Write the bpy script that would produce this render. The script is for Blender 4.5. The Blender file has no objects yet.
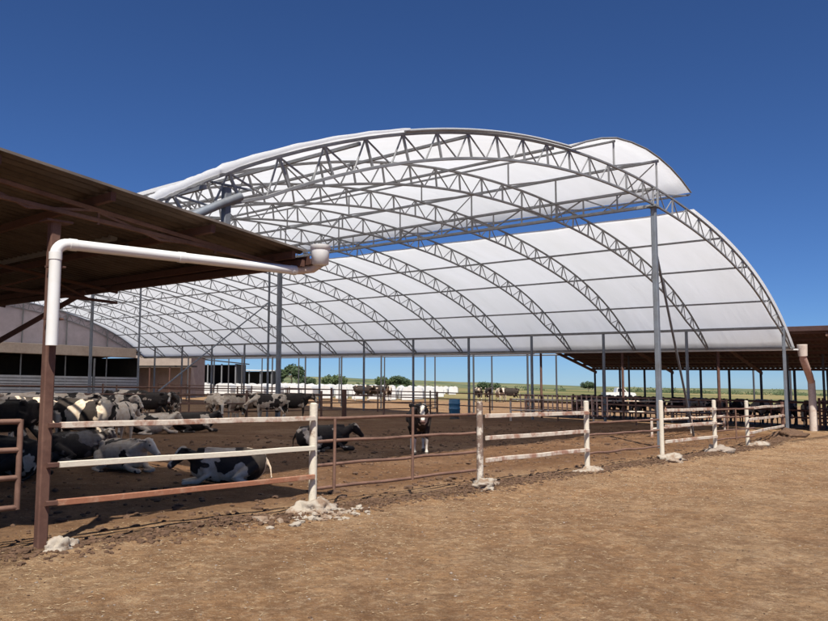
import bpy, bmesh, math, random
import numpy as np
from mathutils import Vector, Matrix, noise
random.seed(7)
R = math.radians
scene = bpy.context.scene
# ------------------------------------------------------------------ camera
EYE = 1.8                       # eye height above the yard
GX = -0.0197                    # the yard falls gently to the right
FOC, HOR = 775.0, 383.5         # focal length and horizon row of the 828 px wide photo
TH = math.atan((HOR - 310.5) / FOC)
cd = bpy.data.cameras.new('camera'); cam = bpy.data.objects.new('camera', cd)
scene.collection.objects.link(cam); scene.camera = cam
cam.location = (0, 0, EYE); cam.rotation_euler = (R(90) + TH, 0, 0)
cd.sensor_width = 36; cd.lens = FOC / 828 * 36; cd.clip_start = 0.1; cd.clip_end = 6000
# ------------------------------------------------------------------ light
SUN_EL, SUN_AZ = R(57), R(180 - 4)       # azimuth clockwise from +Y : sun behind the camera
sd = Vector((math.sin(SUN_AZ) * math.cos(SUN_EL), math.cos(SUN_AZ) * math.cos(SUN_EL), math.sin(SUN_EL)))
sl = bpy.data.lights.new('sun', 'SUN'); sl.energy = 5.0; sl.angle = R(0.55); sl.color = (1, .94, .83)
sun = bpy.data.objects.new('sun', sl); scene.collection.objects.link(sun)
sun.rotation_euler = (-sd).to_track_quat('-Z', 'Y').to_euler()
w = bpy.data.worlds.new('World'); scene.world = w; w.use_nodes = True
wn, wl = w.node_tree.nodes, w.node_tree.links
bg = wn['Background']; sky = wn.new('ShaderNodeTexSky'); sky.sky_type = 'NISHITA'
sky.sun_disc = False; sky.sun_elevation = SUN_EL; sky.sun_rotation = SUN_AZ
sky.altitude = 1800; sky.air_density = 0.9; sky.dust_density = 0.0; sky.ozone_density = 6.0
mulc = wn.new('ShaderNodeMix'); mulc.data_type = 'RGBA'; mulc.blend_type = 'MULTIPLY'; mulc.inputs[0].default_value = 1
mulc.inputs[7].default_value = (.43, .58, .80, 1); wl.new(sky.outputs[0], mulc.inputs[6]); wl.new(mulc.outputs[2], bg.inputs[0]); bg.inputs[1].default_value = 0.075
vs = scene.view_settings; vs.view_transform = 'Standard'; vs.look = 'None'; vs.gamma = 1; vs.exposure = 0.58
vs.use_curve_mapping = False
scene.render.engine = 'CYCLES'
scene.cycles.max_bounces = 8; scene.cycles.transmission_bounces = 6
# ------------------------------------------------------------------ frame of the yard
Tx, Ty = 0.66056, 0.75078       # T: along the front fence ; L: along the barn, away from us
Lx, Ly = -0.75078, 0.66056
def G(x, y): return GX * x
def TL(t, l, h=0.0):
    x = t * Tx + l * Lx; y = t * Ty + l * Ly
    return Vector((x, y, G(x, y) + h))
def xy(x, y, h=0.0): return Vector((x, y, G(x, y) + h))
def at(px, py, h=0.0):           # yard point at height h seen at a photo pixel
    X = px - 414; Y = py - 310.5
    d = (X, FOC * math.cos(TH) + Y * math.sin(TH), FOC * math.sin(TH) - Y * math.cos(TH))
    k = (EYE - h) / (GX * d[0] - d[2])
    return Vector((k * d[0], k * d[1], EYE + k * d[2]))
RT = math.atan2(Ty, Tx)          # heading of T
RL = math.atan2(Ly, Lx)          # heading of L
# ------------------------------------------------------------------ helpers
col = scene.collection
def tag(o, label=None, cat=None, group=None, kind=None):
    if label: o['label'] = label
    if cat: o['category'] = cat
    if group: o['group'] = group
    if kind: o['kind'] = kind
    return o
def empty(name, loc, rz=0.0):
    o = bpy.data.objects.new(name, None); col.objects.link(o); o.location = loc; o.rotation_euler = (0, 0, rz)
    o.empty_display_size = .3
    return o
def thing(name, label, cat, loc=(0, 0, 0), rz=0, group=None): return tag(empty(name, loc, rz), label, cat, group)
def link(name, me, mats, parent=None, world=True):
    o = bpy.data.objects.new(name, me); col.objects.link(o)
    for m in (mats if isinstance(mats, (list, tuple)) else [mats]): me.materials.append(m)
    if parent is not None:
        o.parent = parent
        if world:                # vertices were given in world space
            mw = Matrix.Translation(parent.location) @ parent.rotation_euler.to_matrix().to_4x4()
            if parent.parent:
                p2 = parent.parent; mw = (Matrix.Translation(p2.location) @ p2.rotation_euler.to_matrix().to_4x4()) @ mw
            me.transform(mw.inverted())
    return o
class MB:
    def __init__(s): s.v = []; s.f = []; s.m = []; s.sm = []
    def add(s, vs, fs, mi=0, smooth=False):
        n = len(s.v); s.v += [tuple(v) for v in vs]
        for f in fs: s.f.append(tuple(i + n for i in f)); s.m.append(mi); s.sm.append(smooth)
    def frame(s, p, q, up=(0, 0, 1)):
        d = (q - p).normalized(); u = Vector(up)
        if abs(d.dot(u)) > .98: u = Vector((0, 1, 0)) if abs(d.y) < .9 else Vector((1, 0, 0))
        a = d.cross(u).normalized(); b = a.cross(d).normalized(); return d, a, b
    def bar(s, p, q, w, h=None, up=(0, 0, 1), mi=0):
        p = Vector(p); q = Vector(q); h = w if h is None else h
        d, a, b = s.frame(p, q, up); vs = []
        c = min(w, h) * .12
        prof = [(-w/2+c, -h/2), (w/2-c, -h/2), (w/2, -h/2+c), (w/2, h/2-c), (w/2-c, h/2), (-w/2+c, h/2), (-w/2, h/2-c), (-w/2, -h/2+c)]
        for e in (p, q):
            for x, y in prof: vs.append(e + a * x + b * y)
        fs = [(i, (i+1) % 8, 8 + (i+1) % 8, 8 + i) for i in range(8)] + [tuple(range(7, -1, -1)), tuple(range(8, 16))]
        s.add(vs, fs, mi)
    def tube(s, pts, r, n=12, mi=0, caps=True):
        pts = [Vector(p) for p in pts]; rs = r if isinstance(r, (list, tuple)) else [r] * len(pts)
        vs = []; a = None
        for i, p in enumerate(pts):
            d = ((pts[min(i+1, len(pts)-1)] - p).normalized() + (p - pts[max(i-1, 0)]).normalized())
            d = d.normalized() if d.length > 1e-6 else Vector((0, 0, 1))
            if a is None:
                u = Vector((0, 0, 1)) if abs(d.z) < .9 else Vector((1, 0, 0)); a = d.cross(u).normalized()
            else: a = (a - d * a.dot(d)).normalized()
            b = d.cross(a)
            for k in range(n):
                an = 2*math.pi*k/n; vs.append(p + (a*math.cos(an) + b*math.sin(an)) * rs[i])
        fs = []
        for i in range(len(pts)-1):
            for k in range(n): fs.append((i*n+k, i*n+(k+1) % n, (i+1)*n+(k+1) % n, (i+1)*n+k))
        s.add(vs, fs, mi, True)
        if caps: s.add(vs[:n], [tuple(range(n-1, -1, -1))], mi); s.add(vs[-n:], [tuple(range(n))], mi)
    def box(s, c, sx, sy, sz, rz=0, mi=0):      # c = centre of the bottom
        c = Vector(c); ca, sa = math.cos(rz), math.sin(rz); vs = []
        for z in (0, sz):
            for x, y in ((-sx/2, -sy/2), (sx/2, -sy/2), (sx/2, sy/2), (-sx/2, sy/2)):
                vs.append(c + Vector((x*ca - y*sa, x*sa + y*ca, z)))
        s.add(vs, [(3, 2, 1, 0), (4, 5, 6, 7), (0, 1, 5, 4), (1, 2, 6, 5), (2, 3, 7, 6), (3, 0, 4, 7)], mi)
    def build(s, name, mats, parent=None):
        me = bpy.data.meshes.new(name); me.from_pydata(s.v, [], s.f)
        me.polygons.foreach_set('material_index', s.m); me.polygons.foreach_set('use_smooth', s.sm); me.update()
        return link(name, me, mats, parent)
def copy_tree(o, parent=None):
    c = o.copy(); col.objects.link(c); c.parent = parent
    for ch in o.children: copy_tree(ch, c)
    return c
# ------------------------------------------------------------------ materials
def nodes(name):
    m = bpy.data.materials.new(name); m.use_nodes = True; nt = m.node_tree; b = nt.nodes['Principled BSDF']; return m, nt, b
def N(nt, t, **k):
    n = nt.nodes.new(t)
    for a, v in k.items():
        if a.startswith('i_'):
            n.inputs[a[2:].replace('_', ' ')].default_value = v
        else: setattr(n, a, v)
    return n
def noise_n(nt, vec, scale, detail=5, rough=.6):
    n = N(nt, 'ShaderNodeTexNoise'); n.inputs['Scale'].default_value = scale; n.inputs['Detail'].default_value = detail
    n.inputs['Roughness'].default_value = rough; nt.links.new(vec, n.inputs['Vector']); return n.outputs['Fac']
def ramp(nt, fac, a, b, ca=(0, 0, 0, 1), cb=(1, 1, 1, 1)):
    r = N(nt, 'ShaderNodeValToRGB'); r.color_ramp.elements[0].position = a; r.color_ramp.elements[1].position = b
    r.color_ramp.elements[0].color = ca; r.color_ramp.elements[1].color = cb; nt.links.new(fac, r.inputs[0]); return r.outputs[0]
def mix(nt, fac, a, b):
    m = N(nt, 'ShaderNodeMix', data_type='RGBA')
    for i, v in ((0, fac), (6, a), (7, b)):
        if isinstance(v, bpy.types.NodeSocket): nt.links.new(v, m.inputs[i])
        else: m.inputs[i].default_value = v if i == 0 else (*v, 1)
    return m.outputs[2]
def bump(nt, bs, h, strength, dist):
    b = N(nt, 'ShaderNodeBump'); b.inputs['Strength'].default_value = strength; b.inputs['Distance'].default_value = dist
    nt.links.new(h, b.inputs['Height']); nt.links.new(b.outputs[0], bs.inputs['Normal'])
def geo(nt): return N(nt, 'ShaderNodeNewGeometry').outputs['Position']
def blotch(name, base, spot, scale, lo, hi, rough=.7, metal=0, bmp=.2, fine=None):
    m, nt, b = nodes(name); P = geo(nt)
    f = ramp(nt, noise_n(nt, P, scale, 8, .68), lo, hi); c = mix(nt, f, base, spot)
    f2 = noise_n(nt, P, scale * 7, 4, .7)
    c = mix(nt, ramp(nt, f2, .3, .7), c, mix(nt, .35, c, fine or tuple(.5 * x for x in base)))
    nt.links.new(c, b.inputs['Base Color']); b.inputs['Roughness'].default_value = rough; b.inputs['Metallic'].default_value = metal
    bump(nt, b, f2, bmp, .01); return m
M = {}
M['steel'] = blotch('galvanised_steel', (.27, .275, .285), (.20, .20, .205), 1.6, .4, .7, .55, .35)
M['post_steel'] = blotch('post_steel', (.19, .215, .255), (.13, .13, .135), 1.2, .45, .75, .6, .3)
M['rust'] = blotch('rusty_brown_steel', (.095, .042, .030), (.16, .085, .06), 3.0, .4, .7, .8)
M['rust_dark'] = blotch('dark_rusty_steel', (.085, .038, .028), (.13, .06, .04), 2.0, .4, .75, .8)
M['pipe_rust'] = blotch('rusty_pipe', (.19, .105, .075), (.10, .05, .036), 5.0, .42, .7, .75)
M['white_rail'] = blotch('chipped_white_paint', (.60, .54, .46), (.30, .14, .09), 3.6, .47, .61, .7, 0, .5, (.45, .36, .30))
M['white_post'] = blotch('weathered_white_post', (.60, .55, .46), (.26, .17, .12), 4.0, .60, .70, .8, 0, .6, (.5, .45, .38))
M['stripped_post'] = blotch('peeling_white_post', (.60, .56, .50), (.15, .10, .08), 5.0, .45, .52, .8, 0, .6, (.35, .26, .20))
M['orange_rail'] = blotch('rusted_orange_rail', (.30, .125, .07), (.45, .30, .21), 3.5, .50, .7, .8, 0, .5)
M['pvc'] = blotch('white_plastic_pipe', (.70, .715, .73), (.62, .58, .52), 1.5, .5, .85, .42, 0, .05, (.66, .64, .6))
M['pale_pipe'] = blotch('weathered_pinkish_pipe', (.62, .53, .47), (.42, .30, .24), 2.5, .5, .7, .8, 0, .3)
M['pink_pipe'] = blotch('reddish_pipe', (.52, .33, .27), (.60, .48, .42), 2.5, .5, .7, .8, 0, .3)
M['dark_pole'] = blotch('dark_pole_metal', (.05, .055, .068), (.07, .06, .055), 2, .4, .7, .7)  # near-black tone over the whole pole
M['stone'] = blotch('pale_concrete_lump', (.35, .31, .26), (.19, .12, .075), 4.0, .46, .58, .9, 0, 1.0, (.33, .27, .22))
M['stone_grey'] = blotch('dirty_concrete_lump', (.30, .25, .21), (.16, .11, .08), 5.0, .45, .68, .9, 0, .8)
M['clod'] = blotch('dark_manure_clod', (.085, .046, .026), (.15, .085, .05), 6.0, .4, .7, .95, 0, .8)
M['beige'] = blotch('beige_fascia', (.56, .46, .38), (.42, .32, .26), .8, .4, .7, .8)
M['lilac'] = blotch('lilac_end_sheet', (.50, .44, .48), (.46, .39, .41), .3, .4, .7, .8, 0, 0)
M['panel'] = blotch('grey_metal_panel', (.50, .50, .52), (.40, .38, .37), .9, .4, .7, .6, .3)
M['dark'] = blotch('dark_timber_and_shade', (.03, .025, .022), (.05, .04, .03), 2, .4, .7, .9)
M['brick'] = blotch('pale_brick_wall', (.40, .325, .275), (.30, .235, .20), 2, .4, .7, .9)
M['blue'] = blotch('blue_plastic', (.03, .13, .25), (.05, .17, .28), 3, .4, .7, .45)
M['black'] = blotch('black_plastic', (.02, .02, .02), (.04, .03, .03), 3, .4, .7, .6)
M['hutch'] = blotch('white_hutch_plastic', (.70, .70, .70), (.55, .52, .5), .8, .5, .8, .6)
M['paint_white'] = blotch('white_car_paint', (.75, .75, .74), (.65, .63, .6), .8, .5, .8, .3)
M['glass'] = blotch('dark_car_glass', (.02, .025, .03), (.03, .03, .03), 3, .4, .7, .15)
M['bark'] = blotch('bark', (.10, .075, .05), (.06, .045, .03), 3, .4, .7, .95)
M['yellow'] = blotch('yellow_paint', (.45, .36, .06), (.3, .22, .06), 3, .4, .7, .6)
def leafmat(name, a, b_):
    m, nt, b = nodes(name); c = mix(nt, ramp(nt, noise_n(nt, geo(nt), .8, 3), .35, .65), a, b_)
    nt.links.new(c, b.inputs['Base Color']); b.inputs['Roughness'].default_value = .7; return m
M['leaf'] = leafmat('foliage', (.045, .075, .022), (.075, .10, .035)); M['leaf_dark'] = leafmat('dark_foliage', (.025, .05, .018), (.045, .07, .025))
def corr(name, a, b_, metal=.0):
    m, nt, b = nodes(name); P = geo(nt)
    f = ramp(nt, noise_n(nt, P, 1.3, 8, .7), .38, .68); c = mix(nt, f, a, b_)
    nt.links.new(c, b.inputs['Base Color']); b.inputs['Roughness'].default_value = .6; b.inputs['Metallic'].default_value = metal; return m
M['corr'] = corr('weathered_corrugated_sheet', (.048, .035, .028), (.11, .086, .070), .1)
M['corr_red'] = corr('brown_corrugated_sheet', (.058, .030, .026), (.09, .045, .038))
def membrane():
    m, nt, b = nodes('white_membrane'); P = geo(nt)
    mp = N(nt, 'ShaderNodeMapping'); mp.inputs['Rotation'].default_value = (0, 0, -RL); nt.links.new(P, mp.inputs[0])
    mp2 = N(nt, 'ShaderNodeMapping'); mp2.inputs['Scale'].default_value = (.9, .12, .3); nt.links.new(mp.outputs[0], mp2.inputs[0])
    f = ramp(nt, noise_n(nt, mp2.outputs[0], 1.2, 7, .6), .35, .75)
    c = mix(nt, f, (.89, .905, .935), (.85, .865, .885))
    nt.links.new(c, b.inputs['Base Color']); b.inputs['Roughness'].default_value = .55
    wr = noise_n(nt, mp2.outputs[0], 3.0, 4, .5); bump(nt, b, wr, .6, .06); tr = N(nt, 'ShaderNodeBsdfTranslucent'); nt.links.new(c, tr.inputs[0]); nt.links.new(b.inputs['Normal'].links[0].from_socket, tr.inputs['Normal'])
    ms = N(nt, 'ShaderNodeMixShader'); ms.inputs[0].default_value = .70
    nt.links.new(b.outputs[0], ms.inputs[1]); nt.links.new(tr.outputs[0], ms.inputs[2])
    nt.links.new(ms.outputs[0], nt.nodes['Material Output'].inputs[0]); return m
M['membrane'] = membrane()
def groundmat():
    m, nt, b = nodes('yard_dirt'); P = geo(nt); L_ = nt.links.new
    # yard coordinates: x = along T, y = along L
    mp = N(nt, 'ShaderNodeMapping'); mp.inputs['Rotation'].default_value = (0, 0, -RT); L_(P, mp.inputs[0])
    sx = N(nt, 'ShaderNodeSeparateXYZ'); L_(mp.outputs[0], sx.inputs[0])
    big = noise_n(nt, P, .35, 6, .62); mid = noise_n(nt, P, 1.7, 8, .7); fine = noise_n(nt, P, 14, 6, .75); grit = noise_n(nt, P, 55, 4, .7)
    dirt = mix(nt, ramp(nt, mid, .36, .66), (.255, .135, .064), (.44, .262, .132))
    dirt = mix(nt, ramp(nt, big, .46, .66), dirt, mix(nt, .5, dirt, (.50, .36, .22)))
    # faint straw and tyre-drag streaks along the path
    ms = N(nt, 'ShaderNodeMapping'); ms.inputs['Scale'].default_value = (.5, 1.9, 1); L_(mp.outputs[0], ms.inputs[0])
    st = ramp(nt, noise_n(nt, ms.outputs[0], 1.3, 7, .65), .50, .68)
    dirt = mix(nt, st, dirt, mix(nt, .35, dirt, (.46, .33, .22)))
    pat = noise_n(nt, P, .9, 9, .72); dirt = mix(nt, ramp(nt, pat, .45, .55), mix(nt, .42, dirt, (.16, .085, .042)), dirt)
    spk = noise_n(nt, P, 5, 10, .85); dirt = mix(nt, ramp(nt, spk, .44, .53), mix(nt, .5, dirt, (.12, .062, .030)), dirt)
    sp2 = noise_n(nt, P, 9, 10, .85); dirt = mix(nt, ramp(nt, sp2, .52, .58), dirt, mix(nt, .42, dirt, (.62, .47, .30)))
    dirt = mix(nt, ramp(nt, fine, .40, .62), mix(nt, .35, dirt, (.13, .07, .04)), dirt)
    dirt = mix(nt, ramp(nt, grit, .55, .72), dirt, mix(nt, .5, dirt, (.55, .44, .33)))
    man = mix(nt, ramp(nt, mid, .35, .68), (.13, .066, .032), (.22, .118, .060))
    man = mix(nt, ramp(nt, big, .5, .68), man, (.26, .155, .09))
    man = mix(nt, ramp(nt, fine, .38, .6), mix(nt, .45, man, (.035, .02, .012)), man)
    def math_n(op, a, b_=0.0):
        n = N(nt, 'ShaderNodeMath', operation=op)
        for i, v in ((0, a), (1, b_)):
            if isinstance(v, bpy.types.NodeSocket): L_(v, n.inputs[i])
            else: n.inputs[i].default_value = v
        return n.outputs[0]
    # manure mask: behind the front fence, up to the eave row
    wob = math_n('MULTIPLY', math_n('SUBTRACT', mid, .5), 2.6)
    lw = math_n('ADD', sx.outputs[1], wob); tw = math_n('ADD', sx.outputs[0], wob)
    m1 = math_n('SMOOTH_MIN', 1, 1)
    def sstep(v, a, c):
        n = N(nt, 'ShaderNodeMapRange', interpolation_type='SMOOTHSTEP'); n.inputs[1].default_value = a; n.inputs[2].default_value = c
        L_(v, n.inputs[0]); return n.outputs[0]
    inside = math_n('MULTIPLY', sstep(lw, 8.3, 9.9), math_n('SUBTRACT', 1, sstep(tw, 33.5, 37)))
    inside = math_n('MULTIPLY', inside, math_n('SUBTRACT', 1, math_n('MULTIPLY', sstep(lw, 27, 30), .55)))
    c = mix(nt, inside, dirt, man)
    band = math_n('MULTIPLY', sstep(math_n('ADD', sx.outputs[1], math_n('MULTIPLY', math_n('SUBTRACT', noise_n(nt, P, 2.2, 6, .7), .5), 1.1)), 7.85, 8.15), math_n('SUBTRACT', 1, sstep(math_n('ADD', sx.outputs[1], math_n('MULTIPLY', math_n('SUBTRACT', noise_n(nt, P, 2.9, 6, .7), .5), .9)), 8.35, 8.6)))
    c = mix(nt, math_n('MULTIPLY', band, .75), c, (.075, .042, .026))
    # pasture beyond the yard
    sp = N(nt, 'ShaderNodeSeparateXYZ'); L_(P, sp.inputs[0])
    far = sstep(math_n('ADD', sp.outputs[1], math_n('MULTIPLY', math_n('SUBTRACT', big, .5), 30)), 78, 100)
    fb = noise_n(nt, P, .012, 5, .6)
    past = mix(nt, ramp(nt, fb, .42, .58), (.10, .115, .045), (.26, .21, .10))
    c = mix(nt, far, c, past)
    L_(c, b.inputs['Base Color']); b.inputs['Roughness'].default_value = .95; b.inputs['Specular IOR Level'].default_value = .15
    hsum = math_n('ADD', math_n('MULTIPLY', fine, 1.0), math_n('MULTIPLY', grit, .35))
    bump(nt, b, hsum, 1.0, .06); return m
M['ground'] = groundmat()
def hillmat():
    m, nt, b = nodes('hill_pasture'); P = geo(nt)
    c = mix(nt, ramp(nt, noise_n(nt, P, .02, 6, .6), .42, .6), (.055, .085, .035), (.20, .19, .085))
    nt.links.new(c, b.inputs['Base Color']); b.inputs['Roughness'].default_value = .95; return m
M['hill'] = hillmat()
def cowmat(name, thr, seedoff=0, white=(.62, .54, .44), black=(.022, .017, .014), scale=2.0):
    m, nt, b = nodes(name); tc = N(nt, 'ShaderNodeTexCoord'); oi = N(nt, 'ShaderNodeObjectInfo'); sr = N(nt, 'ShaderNodeSeparateColor'); nt.links.new(oi.outputs['Color'], sr.inputs[0])
    ad = N(nt, 'ShaderNodeVectorMath', operation='ADD'); sc = N(nt, 'ShaderNodeMath', operation='MULTIPLY'); sc.inputs[1].default_value = 40
    nt.links.new(sr.outputs[0], sc.inputs[0]); nt.links.new(tc.outputs['Object'], ad.inputs[0]); nt.links.new(sc.outputs[0], ad.inputs[1])
    f = ramp(nt, noise_n(nt, ad.outputs[0], scale, 3, .45), thr, thr + .012)
    dirtf = ramp(nt, noise_n(nt, ad.outputs[0], 6, 6, .7), .35, .8)
    wcol = mix(nt, dirtf, white, tuple(x * k for x, k in zip(white, (.58, .42, .28))))
    bcol = mix(nt, dirtf, black, (.05, .036, .028))
    c = mix(nt, f, bcol, wcol)
    nt.links.new(c, b.inputs['Base Color']); b.inputs['Roughness'].default_value = .75; b.inputs['Specular IOR Level'].default_value = .25
    bump(nt, b, noise_n(nt, ad.outputs[0], 45, 4, .7), .35, .01); return m
M['cow'] = cowmat('black_and_white_hide', .49); M['cow_w'] = cowmat('mostly_white_hide', .40, white=(.66, .57, .46), scale=2.4)
M['cow_b'] = cowmat('mostly_black_hide', .585); M['cow_grey'] = cowmat('grey_black_hide', .52, white=(.14, .13, .13))
M['hoof'] = blotch('hoof_horn', (.06, .045, .035), (.1, .07, .05), 9, .4, .7, .7)
M['blaze'] = blotch('white_face_hair', (.60, .55, .48), (.5, .42, .35), 9, .4, .8, .8)
M['nose'] = blotch('pink_grey_nose', (.22, .13, .11), (.08, .05, .05), 9, .4, .7, .5)
# ================================================================== SETTING
# ------------------------------------------------------------------ ground
PAIRS = [3.62, 7.30, 11.2, 15.03, 18.82, 22.40, 26.03]      # front fence posts along T
LF = 8.3                                                     # line of the front fence
LA = 10.1                                                    # plane of the front arch
def micro(x, y):
    d = math.hypot(x, y)
    k = 1.0 if d < 30 else max(0.0, 1 - (d - 30) / 30)
    if k == 0: return 0.0
    t = x * Tx + y * Ty; l = x * Lx + y * Ly
    h = .035 * noise.noise(Vector((x * .5, y * .5, 0))) + .018 * noise.noise(Vector((x * 2.1, y * 2.1, 3))) + .010 * noise.noise(Vector((x * 6, y * 6, 7)))
    if d < 26: h += .006 * noise.noise(Vector((x * 17, y * 17, 5)))
    ridge = math.exp(-((l - LF + .12 + .15 * noise.noise(Vector((t * .8, 0, 1)))) / .34) ** 2)
    if 2 < t < 36: h += ridge * (.05 + .05 * noise.noise(Vector((t * 1.7, l * 2, 4))) + .03 * noise.noise(Vector((t * 6, l * 6, 9))))
    if l > LF + .8: h += .03 * noise.noise(Vector((x * 3.3, y * 3.3, 12)))
    return h * k
def make_ground():
    def axis(segs):
        out = []
        for a, b_, n in segs: out += list(np.linspace(a, b_, n, endpoint=False))
        return out
    xs = axis([(-3000, -400, 8), (-400, -80, 10), (-80, -20, 30), (-20, -8, 50), (-8, 14, 340), (14, 30, 100), (30, 90, 30), (90, 500, 12), (500, 3000, 8)]) + [3000]
    ys = axis([(-300, -20, 6), (-20, 4, 20), (4, 20, 260), (20, 45, 160), (45, 100, 45), (100, 400, 15), (400, 3600, 10)]) + [3600]
    v = [(x, y, G(x, y) + micro(x, y)) for y in ys for x in xs]; n = len(xs)
    f = [(j*n+i, j*n+i+1, (j+1)*n+i+1, (j+1)*n+i) for j in range(len(ys)-1) for i in range(n-1)]
    me = bpy.data.meshes.new('ground'); me.from_pydata(v, [], f); me.polygons.foreach_set('use_smooth', [True] * len(f))
    tag(link('ground', me, M['ground']), kind='structure')
make_ground()
def make_hills():
    xs = np.linspace(-900, 1500, 160); ys = np.linspace(330, 900, 30); v = []
    for y in ys:
        for x in xs:
            u = (y - 330) / 570; prof = math.sin(min(1, u * 1.5) * math.pi / 2)
            px = 414 + 775 * x / y
            rise = (6.0 if px < 300 else 6.0 - 3.6 * min(1, (px - 300) / 260)) * y / 775
            h = -1.2 + prof * (rise + 1.2 + (1.4 * noise.noise(Vector((x * .006, y * .008, 2))) + .7 * noise.noise(Vector((x * .03, y * .03, 5)))) * (1.1 if px > 300 else 2.4))
            v.append((x, y, GX * x + h))
    n = len(xs); f = [(j*n+i, j*n+i+1, (j+1)*n+i+1, (j+1)*n+i) for j in range(len(ys)-1) for i in range(n-1)]
    me = bpy.data.meshes.new('hills'); me.from_pydata(v, [], f); me.polygons.foreach_set('use_smooth', [True] * len(f))
    tag(link('hills', me, M['hill']), kind='structure')
make_hills()
# ================================================================== FABRIC BARN
TC, HALF = 20.9, 15.75
DT = [5.15, 5.72, 6.71, 7.76, 8.96, 10.5, 12.66, 15.14, 17.2, 19.4, 22.6, 26.6, 30.5, 34.0, 36.57]
DH = [.22, .18, .05, -.08, -.15, -.16, -.12, -.05, -.01, -.04, -.08, -.06, 0, .02, .10]
DPOLY = np.polyfit((np.array(DT) - 20.9) / 15.8, DH, 5)
def prof_h(t):                   # height of the arch's outer chord above the yard
    u = (t - TC) / 15.8; return 8.206 - 2.849*u**2 - 1.300*u**4 - .395*u**8 + float(np.polyval(DPOLY, u))
def tangent(t):
    e = .01; v = Vector((2*e, prof_h(t+e) - prof_h(t-e))); v.normalize(); return v
BAY = 3.66; NB = 15
arch_l = [LA + BAY * i for i in range(NB + 1)]
barn = thing('fabric_barn', 'huge arched barn with white translucent fabric roof on steel trusses', 'barn', TL(TC, LA, 0), RT)
NP = 30                           # panels of each arch
def stations(n):
    ts = np.linspace(TC - HALF, TC + HALF, 1500); hs = [prof_h(t) for t in ts]
    s = [0]
    for i in range(1, len(ts)): s.append(s[-1] + math.hypot(ts[i]-ts[i-1], hs[i]-hs[i-1]))
    return [float(np.interp(s[-1]*k/n, s, ts)) for k in range(n+1)]
ST = stations(NP * 2)
def arch_bm(l, i):
    mb = MB(); o, n_ = [], []
    for k, t in enumerate(ST):
        tg = tangent(t); nrm = Vector((tg.y, -tg.x))       # inwards
        e = min(k, len(ST) - 1 - k); dep = .60 * min(1, .30 + e / 7)
        h = prof_h(t)
        o.append(TL(t, l, h - .04)); n_.append(TL(t + nrm.x * dep, l, h + nrm.y * dep))
    cw = .062
    for a in (o, n_):
        for k in range(len(a) - 1): mb.bar(a[k], a[k+1], cw, cw, up=(Lx, Ly, 0))
    for k in range(0, len(ST), 2):
        mb.bar(o[k], n_[k], .046, .046, up=(Lx, Ly, 0))
        if k + 2 < len(ST):
            mb.bar(o[k], n_[k+1], 0.03, 0.03, up=(Lx, Ly, 0)); mb.bar(n_[k+1], o[k+2], 0.03, 0.03, up=(Lx, Ly, 0))
    return mb
proto = arch_bm(LA, 0).build('arch_truss', M['steel'], barn)
for i in range(1, NB + 1):
    c = proto.copy(); col.objects.link(c); c.parent = barn
    v = TL(TC, arch_l[i]) - TL(TC, LA); c.location = barn.rotation_euler.to_matrix().inverted() @ v
    # the trusses stay level along T like the first
# membranes -------------------------------------------------------------
def sheet(profile, l0, l1, name, mat, parent, thick=.012, sag=.035, nl=None):
    """profile: list of (t,h). extruded along L with slight sag between arches, solid thickness"""
    nl = nl or max(2, int((l1 - l0) / BAY * 6)); mb = MB(); ls = [l0 + (l1 - l0) * k / nl for k in range(nl + 1)]
    top, bot = [], []
    for l in ls:
        ph = ((l - LA) / BAY) % 1.0; sg = sag * math.sin(math.pi * ph) ** 2 if l > LA - .01 else 0
        for (t, h) in profile:
            top.append(TL(t, l, h - sg)); bot.append(TL(t, l, h - sg - thick))
    n = len(profile); f = []
    for j in range(nl):
        for i in range(n - 1):
            a = j*n + i; f.append((a, a+1, a+n+1, a+n)); 
    nv = len(top); fb = [tuple(nv + q for q in reversed(x)) for x in f]
    ed = []
    for i in range(n - 1):
        ed.append((i+1, i, nv+i, nv+i+1)); a = nl*n + i; ed.append((a, a+1, nv+a+1, nv+a))
    for j in range(nl):
        a = j*n; ed.append((a, a+n, nv+a+n, nv+a)); a = j*n + n - 1; ed.append((a+n, a, nv+a, nv+a+n))
    mb.add(top + bot, f + fb + ed, 0, True)
    return mb.build(name, mat, parent)
OFF = .035
p1 = [(t, prof_h(t) + OFF) for t in np.linspace(6.85, 17.6, 36)]
from bisect import bisect
def interp(tab, x):
    xs = [a for a, b_ in tab]; ys = [b_ for a, b_ in tab]; return float(np.interp(x, xs, ys))
can = [(17.6, prof_h(17.6) + OFF), (18.4, 8.42), (19.3, 8.74), (20.2, 8.98), (21.2, 9.10), (22.2, 9.14), (23.1, 9.08), (24.0, 8.94), (24.8, 8.74), (25.6, 8.46)]
main_prof = p1 + can[1:]
L_END = arch_l[-1]
sheet(main_prof, LA - .12, L_END + .1, 'roof_membrane', M['membrane'], barn)
p2 = [(t, prof_h(t) + OFF) for t in np.linspace(25.75, TC + HALF + .12, 34)]
lo = sheet(p2, LA - .12, L_END + .1, 'lower_roof_membrane', M['membrane'], barn)
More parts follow.
